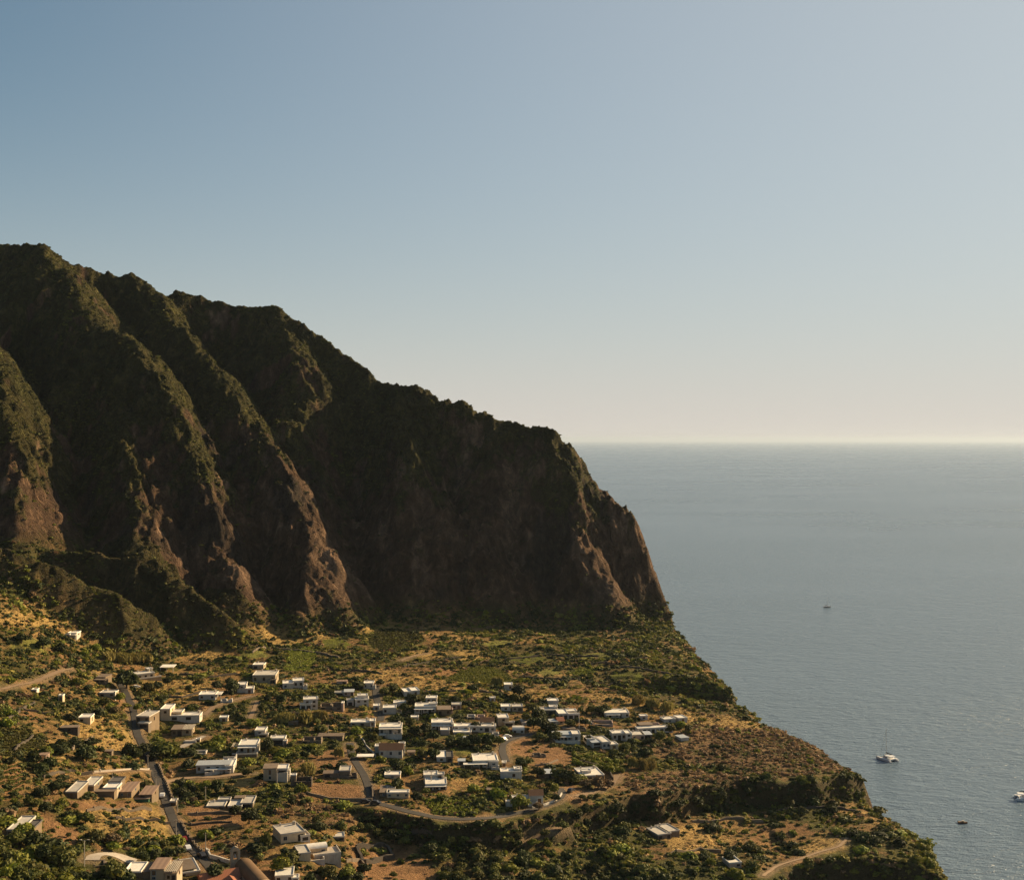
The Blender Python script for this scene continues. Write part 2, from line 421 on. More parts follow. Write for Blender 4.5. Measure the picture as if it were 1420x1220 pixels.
PATCH = [ # kind, outline in photo pixels
 ('green', [(500,880),(540,870),(585,878),(590,888),(560,902),(520,900)]),
 ('green', [(394,930),(400,902),(432,894),(440,912),(430,930)]),
 ('green', [(617,944),(640,928),(672,922),(700,930),(716,946),(690,950),(650,946)]),
 ('dry', [(626,902),(660,899),(680,912),(660,918),(640,915)]),
 ('lime', [(668,893),(690,886),(712,890),(690,898)]),
 ('green', [(784,934),(800,926),(822,925),(826,932),(806,937)]),
 ('dry', [(494,868),(540,864),(575,868),(545,874),(510,880)]),
 ('green', [(0,1006),(40,1012),(62,1030),(40,1048),(0,1050)]),
 ('soil', [(0,1056),(34,1058),(32,1100),(0,1102)]),
 ('soil', [(412,1090),(432,1084),(515,1090),(518,1106),(470,1108),(425,1102)]),
 ('soil', [(486,1168),(545,1170),(575,1172),(590,1200),(600,1225),(500,1225),(490,1195)]),
 ('dry', [(320,1082),(345,1076),(366,1084),(362,1098),(325,1096)]),
 ('dry', [(105,1118),(150,1112),(215,1116),(238,1150),(236,1168),(150,1168),(118,1140)]),
 ('soil', [(708,1036),(740,1030),(798,1044),(800,1056),(748,1064),(735,1052),(710,1044)]),
 ('dry', [(643,1078),(672,1072),(690,1084),(682,1096),(645,1096)]),
 ('soil', [(770,1094),(790,1088),(812,1094),(816,1108),(800,1112),(778,1108)]),
 ('soil', [(250,1116),(330,1120),(345,1145),(270,1150)]),
 ('soil', [(92,1110),(200,1112),(205,1120),(110,1124)]),
 ('soil', [(40,1130),(60,1126),(100,1150),(120,1180),(90,1170),(60,1150)]),
 ('dry', [(820,955),(880,965),(960,985),(1035,998),(1100,1012),(1000,1008),(900,992),(820,968)]),
 ('dry', [(470,935),(520,925),(600,940),(680,955),(690,975),(600,960),(520,945)]),
 ('dry', [(150,905),(180,895),(212,902),(208,918),(160,918)]),
 ('dry', [(305,870),(420,868),(470,890),(400,896),(320,890)]),
 ('dry', [(110,975),(160,1000),(190,1030),(170,1048),(120,1030),(80,1005)]),
 ('dry', [(210,945),(290,940),(300,965),(250,975),(215,960)]),
 ('soil', [(480,1035),(500,1040),(500,1062),(440,1062),(430,1045)]),
 ('dry', [(920,1150),(965,1140),(1010,1165),(980,1190),(930,1180)]),
 ('green', [(700,912),(740,906),(764,914),(730,922)]), ('green', [(840,936),(880,930),(900,942),(860,948)]), ('lime', [(800,908),(836,904),(850,911),(815,915)]),
 ('green', [(440,888),(470,884),(488,894),(456,900)]), ('dry', [(560,905),(600,898),(622,908),(590,916)]), ('lime', [(745,930),(772,926),(780,934),(755,938)]), ('dry', [(690,960),(760,955),(800,966),(740,972)]),
 ('green', [(905,952),(935,948),(950,958),(920,964)]), ('lime', [(330,905),(360,900),(372,910),(345,915)]), ('dry', [(250,905),(300,898),(318,910),(270,918)]), ('green', [(560,1036),(590,1032),(600,1044),(568,1046)]), ('lime', [(630,1040),(660,1038),(664,1046),(634,1048)]),
 ('dry', [(1100,1170),(1150,1160),(1190,1170),(1160,1182),(1110,1190)]),
 ('heath', [(960,1000),(1100,1010),(1165,1045),(1180,1065),(1090,1080),(960,1060),(900,1045)]),
 ('heath', [(850,1072),(960,1068),(1060,1078),(1000,1085),(900,1100),(860,1095)]),
 ('heath', [(410,1105),(470,1125),(500,1140),(440,1150),(390,1130)]),
 ('scrub', [(870,890),(940,900),(1035,995),(960,985),(880,965),(820,940)]),
 ('scrub', [(300,868),(500,905),(640,890),(900,900),(880,960),(780,930),(560,925),(400,935)]),
 ('scrub', [(585,1148),(640,1152),(690,1185),(690,1225),(615,1225),(590,1185)]),
 ('scrub', [(-30,1180),(90,1190),(170,1200),(170,1240),(-30,1240)]),
 ('dry', [(-20,840),(40,850),(90,862),(70,872),(-20,862)]), ('dry', [(100,870),(170,880),(215,897),(150,896)]), ('lime', [(20,880),(70,890),(60,905),(10,898)]),
]

rmask = np.zeros_like(HH)
road_lines = []
for nm, mt, wdt, px in ROADS:
    pts = [at(u, v) for u, v in px]
    P = np.array(pts)[:, :2]
    # smooth, evenly stepped centre line
    seg = np.r_[0, np.cumsum(np.hypot(*np.diff(P, axis=0).T))]
    s = np.arange(0, seg[-1], 1.5)
    C = np.stack([np.interp(s, seg, P[:, 0]), np.interp(s, seg, P[:, 1])], 1)
    for _ in range(6):
        C[1:-1] = (C[:-2] + 2 * C[1:-1] + C[2:]) / 4
    road_lines.append((nm, mt, wdt, C))
# level the ground along the roads
flat = np.zeros_like(HH); fw = np.zeros_like(HH)
for nm, mt, wdt, C in road_lines:
    z = ground(C[:, 0], C[:, 1])
    for _ in range(14):
        z[1:-1] = (z[:-2] + 2 * z[1:-1] + z[2:]) / 4
    for (x, y), zz in zip(C, z):
        i0, j0 = int(x - GX0), int(y - GY0); r = 6
        sl = (slice(max(j0 - r, 0), j0 + r + 1), slice(max(i0 - r, 0), i0 + r + 1))
        d = np.hypot(GXX[sl] - x, GYY[sl] - y)
        w = np.maximum(1 - sst(wdt / 2 + .8, wdt / 2 + 3.2, d), 0)
        g = np.exp(-(d / 2.0) ** 2) * (w > 0) + 1e-6 * w
        flat[sl] += g * zz; fw[sl] += g
        rmask[sl] = np.maximum(rmask[sl], w)
HH = np.where(fw > 1e-9, HH * (1 - rmask) + rmask * flat / np.maximum(fw, 1e-9), HH)

# ------------------------------------------------------------------ ground cover map
UU, VV = proj(GXX, GYY, HH)
gyv, gxv = np.gradient(HH, STEP)
SLOPE = np.hypot(gxv, gyv)
def blur(a, n=2):
    for _ in range(n):
        a = (np.roll(a, 1, 0) + np.roll(a, -1, 0) + np.roll(a, 1, 1) + np.roll(a, -1, 1) + 2 * a) / 6
    return a
KIND = {}
jx = 2.5 * fbm(GXX / 7, GYY / 7, 301, 3); jy = 2.5 * fbm(GXX / 7, GYY / 7, 311, 3)
UJ, VJ = proj(GXX + jx, GYY + jy, HH)
for kind, poly in PATCH:
    KIND[kind] = np.maximum(KIND.get(kind, 0), blur(inpoly(UJ, VJ, poly).astype(float), 2))
n1 = fbm(GXX / 40, GYY / 40, 201, 4); n2 = fbm(GXX / 9, GYY / 9, 205, 4); n3 = fbm(GXX / 2.5, GYY / 2.5, 209, 2)
def lerp(a, b, f): return a + (np.asarray(b) - a) * f[..., None]
GREEN = np.clip(0.5 + 1.0 * n1 + 0.7 * n2, 0, 1)
c = np.broadcast_to(np.array((.29, .175, .068)), HH.shape + (3,)).copy()
c = lerp(c, (.42, .27, .10), sst(-.2, .45, n2 + .5 * n3))
c = lerp(c, (.31, .17, .075), sst(.0, .5, fbm(GXX / 25, GYY / 25, 221, 3)))
c = lerp(c, (.115, .105, .028), sst(.42, .72, GREEN + .25 * n3))
ALT = sst(95, 240, HH)
for kind, colr, k in (('scrub', (.085, .078, .024), .75), ('heath', (.25, .145, .075), .75), ('dry', (.50, .325, .115), .9), ('soil', (.33, .18, .085), .95), ('green', (.13, .145, .018), .95), ('lime', (.22, .22, .05), .9)):
    c = lerp(c, colr, KIND[kind] * k)
spk = fbm(GXX / 3.2, GYY / 3.2, 241, 3)
c = lerp(c, (.072, .068, .018), sst(.02, .22, spk + .45 * n2 + .25 * n1 + .05) * .8 * (1 - .8 * KIND['soil']) * (1 - .6 * KIND['dry']))
c = .92 * c * (1 + .28 * n3 + .2 * n2)[..., None]
# the mountain: brown rock, green cover where it is less steep and higher up
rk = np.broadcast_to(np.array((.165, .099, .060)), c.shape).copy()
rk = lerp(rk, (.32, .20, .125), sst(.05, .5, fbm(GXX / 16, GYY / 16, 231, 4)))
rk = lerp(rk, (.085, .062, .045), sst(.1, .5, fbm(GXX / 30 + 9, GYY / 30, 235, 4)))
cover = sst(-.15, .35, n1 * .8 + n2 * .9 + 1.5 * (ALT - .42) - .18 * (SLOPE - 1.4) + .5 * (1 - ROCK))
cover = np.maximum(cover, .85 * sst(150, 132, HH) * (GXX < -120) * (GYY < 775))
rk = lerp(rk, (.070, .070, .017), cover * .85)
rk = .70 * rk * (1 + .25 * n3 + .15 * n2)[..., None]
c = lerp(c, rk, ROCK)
# scarp faces and cliffs
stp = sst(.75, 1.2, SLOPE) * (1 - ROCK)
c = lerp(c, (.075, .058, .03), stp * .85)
c = lerp(c, (.30, .21, .13), sst(.4, .9, rmask) * .6)
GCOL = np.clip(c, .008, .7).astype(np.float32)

nx, ny = len(gx), len(gy)
idx = np.arange(nx * ny).reshape(ny, nx)
q = np.stack([idx[:-1, :-1], idx[:-1, 1:], idx[1:, 1:], idx[1:, :-1]], -1).reshape(-1, 4)
cx_, cy_ = GXX[:-1, :-1].ravel(), GYY[:-1, :-1].ravel()
q = q[np.abs(cx_) < .62 * cy_ + 40]
used = np.zeros(nx * ny, bool); used[q.ravel()] = True
remap = np.cumsum(used) - 1
m, nt, p = new_mat('ground_cover', .95); p.inputs['Specular IOR Level'].default_value = .1
geo = node(nt, 'ShaderNodeNewGeometry').outputs['Position']
an_ = node(nt, 'ShaderNodeAttribute', attribute_name='tint'); colr = an_.outputs['Color']
na = noise_n(nt, geo, .55, 6, .65); nb = noise_n(nt, geo, 2.2, 5, .65)
v = math_(nt, 'ADD', math_(nt, 'MULTIPLY', na, 1.1), math_(nt, 'MULTIPLY', nb, .8))
cc0 = mixc(nt, 1.0, colr, ramp(nt, math_(nt, 'MULTIPLY', v, .53), [(.25, .45), (.5, 1.0), (.75, 1.45)]), 'MULTIPLY')
b = node(nt, 'ShaderNodeBump'); b.inputs['Strength'].default_value = 1.0; b.inputs['Distance'].default_value = 2.6
mpr = node(nt, 'ShaderNodeMapping'); mpr.inputs['Scale'].default_value = (1, 1, .55); nt.links.new(geo, mpr.inputs[0])
nr = noise_n(nt, mpr.outputs[0], .13, 7, .68, .8)
patch = ramp(nt, nr, [(.34, .55), (.47, .85), (.53, 1.0), (.64, 1.75)])
cc = mixc(nt, 1.0, cc0, mixc(nt, an_.outputs['Alpha'], (1., 1., 1.), patch), 'MULTIPLY')
nt.links.new(cc, p.inputs['Base Color'])
crag = math_(nt, 'MULTIPLY', math_(nt, 'ABSOLUTE', math_(nt, 'SUBTRACT', nr, .5)), -9.0)
nt.links.new(math_(nt, 'ADD', math_(nt, 'ADD', na, math_(nt, 'MULTIPLY', nb, .35)), math_(nt, 'MULTIPLY', crag, an_.outputs['Alpha'])), b.inputs['Height']); nt.links.new(b.outputs[0], p.inputs['Normal'])
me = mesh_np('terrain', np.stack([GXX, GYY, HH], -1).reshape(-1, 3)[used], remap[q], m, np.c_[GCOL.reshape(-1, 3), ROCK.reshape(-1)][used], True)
terr = tag(link('terrain', me), kind='structure')

for nm, mt, wdt, C in road_lines:
    t = np.gradient(C, axis=0); t /= np.hypot(t[:, 0], t[:, 1])[:, None]
    nrm = np.stack([-t[:, 1], t[:, 0]], 1)
    rows = []
    zc = np.maximum.reduce([ground(*(C + nrm * o).T) for o in (-wdt / 2, -wdt / 4, 0, wdt / 4, wdt / 2)])
    for k, o in enumerate((-.5, -.17, .17, .5)):
        e = wdt * o * (1 + (.08 if mt == 'asphalt' else .3) * noise(np.arange(len(C)) / 3.0, np.full(len(C), k * 7.7), 5))
        Q = C + nrm * e[:, None]
        rows.append(np.c_[Q, np.maximum(ground(Q[:, 0], Q[:, 1]), zc - .25) + .12])
    V = np.stack(rows, 1); n = len(C)
    ii = np.arange(n * 4).reshape(n, 4)
    F = np.stack([ii[:-1, 1:], ii[:-1, :-1], ii[1:, :-1], ii[1:, 1:]], -1).reshape(-1, 4)
    tag(link(nm, mesh_np(nm, V, F, M[mt], None, True)), kind='structure')

# ------------------------------------------------------------------ sea
m, nt, p = new_mat('sea_water', .16)
p.inputs['Base Color'].default_value = (.105, .155, .205, 1); p.inputs['IOR'].default_value = 1.333; p.inputs['Specular IOR Level'].default_value = .5
geo = node(nt, 'ShaderNodeNewGeometry').outputs['Position']
mp = node(nt, 'ShaderNodeMapping'); mp.inputs['Rotation'].default_value = (0, 0, R(50)); mp.inputs['Scale'].default_value = (.45, 1, 1); nt.links.new(geo, mp.inputs[0])
w1 = noise_n(nt, mp.outputs[0], .085, 3, .6, .6); w2 = noise_n(nt, mp.outputs[0], .33, 4, .6, .4); w3 = noise_n(nt, geo, .9, 3, .6)
big = noise_n(nt, mp.outputs[0], .0028, 3, .5, .5)
hgt = math_(nt, 'ADD', math_(nt, 'ADD', math_(nt, 'MULTIPLY', w1, 3.0), math_(nt, 'MULTIPLY', w2, 2.6)), math_(nt, 'MULTIPLY', w3, .8))
b = node(nt, 'ShaderNodeBump'); b.inputs['Distance'].default_value = 1.15
nt.links.new(math_(nt, 'ADD', math_(nt, 'MULTIPLY', big, .7), .30), b.inputs['Strength'])
nt.links.new(hgt, b.inputs['Height']); nt.links.new(b.outputs[0], p.inputs['Normal'])
nt.links.new(math_(nt, 'ADD', math_(nt, 'MULTIPLY', big, .12), .20), p.inputs['Roughness'])
S = 1.9e5
me = bpy.data.meshes.new('sea'); me.from_pydata([(-S, -3000, 0), (S, -3000, 0), (S, S, 0), (-S, S, 0)], [], [(0, 1, 2, 3)]); me.materials.append(m)
tag(link('sea', me), kind='structure')

# ------------------------------------------------------------------ houses
FOOT = []          # plan footprints, kept free of scrub
NAMED = []         # (x, y, short name) for describing what stands near

def opening(mb_kind, parent, x0, x1, z0, z1, y, side, mat_frame):
    """one window or door with its own frame and pane, on the front (side 0) or the right wall (side 1)"""
    f = MB(); g = MB(); t = .08; a = .07; bk = .02
    def bx(b, p0, p1, q0, q1, d0, d1):
        if side == 0: b.box(p0, p1, y - d1, y - d0, q0, q1)
        else: b.box(y + d0, y + d1, p0, p1, q0, q1)
    bx(f, x0 - t, x0, z0 - t, z1 + t, 0, a); bx(f, x1, x1 + t, z0 - t, z1 + t, 0, a)
    bx(f, x0, x1, z1, z1 + t, 0, a); bx(f, x0, x1, z0 - t, z0, 0, a + .03)
    if mb_kind == 'window': bx(f, (x0 + x1) / 2 - .03, (x0 + x1) / 2 + .03, z0, z1, .03, a)
    bx(g, x0, x1, z0, z1, 0, .025)
    fo = f.build(mb_kind, mat_frame, parent)
    g.build('pane' if mb_kind == 'window' else 'leaf', M['glass'] if mb_kind == 'window' else M['wood'], fo)

def facade(root, row, x0, x1, y, zb, zt, side, fm):
    """row: w window, d door, o flat dark panel painted as a big shaded opening, '.' plain wall"""
    n = len(row); W = (x1 - x0) / n; h = zt - zb
    for i, c in enumerate(row):
        cx = x0 + (i + .5) * W
        if c == 'w':
            ww = min(1.1, W * .5); opening('window', root, cx - ww / 2, cx + ww / 2, zb + h * .36, zb + h * .76, y, side, fm)
        elif c == 'd':
            ww = min(1.1, W * .6); opening('door', root, cx - ww / 2, cx + ww / 2, zb + .1, zb + min(2.2, h * .78), y, side, fm)
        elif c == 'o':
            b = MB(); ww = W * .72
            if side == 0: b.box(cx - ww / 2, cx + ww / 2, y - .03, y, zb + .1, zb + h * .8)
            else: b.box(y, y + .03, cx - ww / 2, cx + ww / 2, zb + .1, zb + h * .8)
            b.build('doorway_shade_panel', M['dark'], root)  # flat panel on the wall, doorway shade painted as its colour

def block(root, k, b):
    x, y, w, d, h, wall, roof, front, right = (list(b) + ['', ''])[:9]
    z0 = b[9] * k * .84 if len(b) > 9 else 0
    x, y, w, d, h = x * k, y * k, w * k, d * k, h * k * .84
    x0, x1, y0, y1 = x - w / 2, x + w / 2, y, y + d
    zb = -4.0 if z0 == 0 else z0
    h = h + z0
    fm = M['blue'] if (int(abs(x * 7 + w * 3)) % 3 == 0) else M['wood']
    if roof in ('s', 'p'):                       # pergola on columns
        for cx in np.linspace(x0 + .15, x1 - .15, max(2, int(w / 3) + 1)):
            MB().tube((cx, y0 + .2, zb), (cx, y0 + .2, h), .17, .15, 8).build('column', M[wall], root)
        s = MB()
        if roof == 's':
            for xx in np.arange(x0, x1, .55): s.box(xx, xx + .26, y0 - .3, y1, h, h + .12)
            s.box(x0, x1, y0 + .05, y0 + .3, h - .18, h - .003)
            s.build('pergola', M['pole'], root)
        else:
            s.box(x0 - .2, x1 + .2, y0 - .3, y1, h, h + .22); s.build('porch_roof', M['roof_f'], root)
        return
    if roof == 't':                              # terrace platform with a kerb
        s = MB().box(x0, x1, y0, y1, zb, h); s.build('terrace', M[wall], root)
        s = MB().box(x0, x1, y0, y0 + .2, h, h + .55).box(x1 - .2, x1, y0 + .2, y1, h, h + .55)
        s.build('terrace_parapet', M['white'] if wall != 'darkstone' else M['stone'], root); return
    if roof == 'x':                              # outside stair going up to the right
        s = MB(); n = max(3, int(h / .3))
        for i in range(n): s.box(x0 + w * i / n, x0 + w * (i + 1) / n, y0, y1, zb, h * (i + 1) / n)
        s.build('stair', M[wall], root); return
    if roof == 'o':                              # roofless ruin
        t = .45; s = MB(); hs = [h, h * .8, h * .95, h * .55]
        s.box(x0, x1, y0, y0 + t, zb, hs[3]).box(x0, x1, y1 - t, y1, zb, hs[0]).box(x0, x0 + t, y0 + t, y1 - t, zb, hs[1]).box(x1 - t, x1, y0 + t, y1 - t, zb, hs[2])
        s.build('ruined_wall', M[wall], root)
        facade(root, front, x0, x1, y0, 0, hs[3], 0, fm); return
    body = MB().box(x0, x1, y0, y1, zb, h)
    body.build('wall', M[wall], root)
    if roof in 'fgbdrw':
        s = MB(); e = .12 if roof in 'fg' else .25
        s.box(x0 - e, x1 + e, y0 - e, y1 + e, h + .003, h + .2)
        if roof in 'fgd':                        # low parapet round the flat roof
            t = .22; a, bb, c_, d_ = x0 - e, x1 + e, y0 - e, y1 + e; q = h + .2; r = q + .28
            s.box(a, bb, c_, c_ + t, q, r).box(a, bb, d_ - t, d_, q, r).box(a, a + t, c_ + t, d_ - t, q, r).box(bb - t, bb, c_ + t, d_ - t, q, r)
            r_ = s.build('roof', M['roof_' + roof], root)
            if w > 5 and d > 4:
                MB().box(x0 + w * .25, x0 + w * .25 + .5, y1 - 1.2, y1 - .7, q, q + 1.0).build('chimney', M['white'], r_)
                if w > 8: MB().tube((x1 - 1.3, y1 - 1.4, q), (x1 - 1.3, y1 - 1.4, q + 1.2), .55, .55, 10).build('water_tank', M['pole'], r_)
        else: s.build('roof', M['roof_' + roof], root)
    elif roof in 'GB':                           # ridged roof, ridge along the front
        e = .3; s = MB(); hh = min(2.4, d * .28)
        s.extrude_x([(y0 - e, h), (y1 + e, h), ((y0 + y1) / 2, h + hh)], x0 - e, x1 + e)
        s.build('roof', M['roof_t' if roof == 'G' else 'roof_o'], root)
    elif roof == 'v':                            # barrel vault along the front
        s = MB(); r_ = d / 2
        s.extrude_x([(y0 - .1 + (d + .2) * (1 - cos(a)) / 2, h + r_ * .55 * sin(a)) for a in np.linspace(0, pi, 11)][::-1], x0 - .1, x1 + .1)
        s.build('vault_roof', M['roof_f'], root)
    rows = front.split('/') if front else []
    for i, row in enumerate(rows):
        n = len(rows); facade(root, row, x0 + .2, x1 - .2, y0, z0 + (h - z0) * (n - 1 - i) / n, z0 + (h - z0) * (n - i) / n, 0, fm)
    rows = right.split('/') if right else []
    for i, row in enumerate(rows):
        n = len(rows); facade(root, row, y0 + .2, y1 - .2, x1, z0 + (h - z0) * (n - 1 - i) / n, z0 + (h - z0) * (n - i) / n, 1, fm)

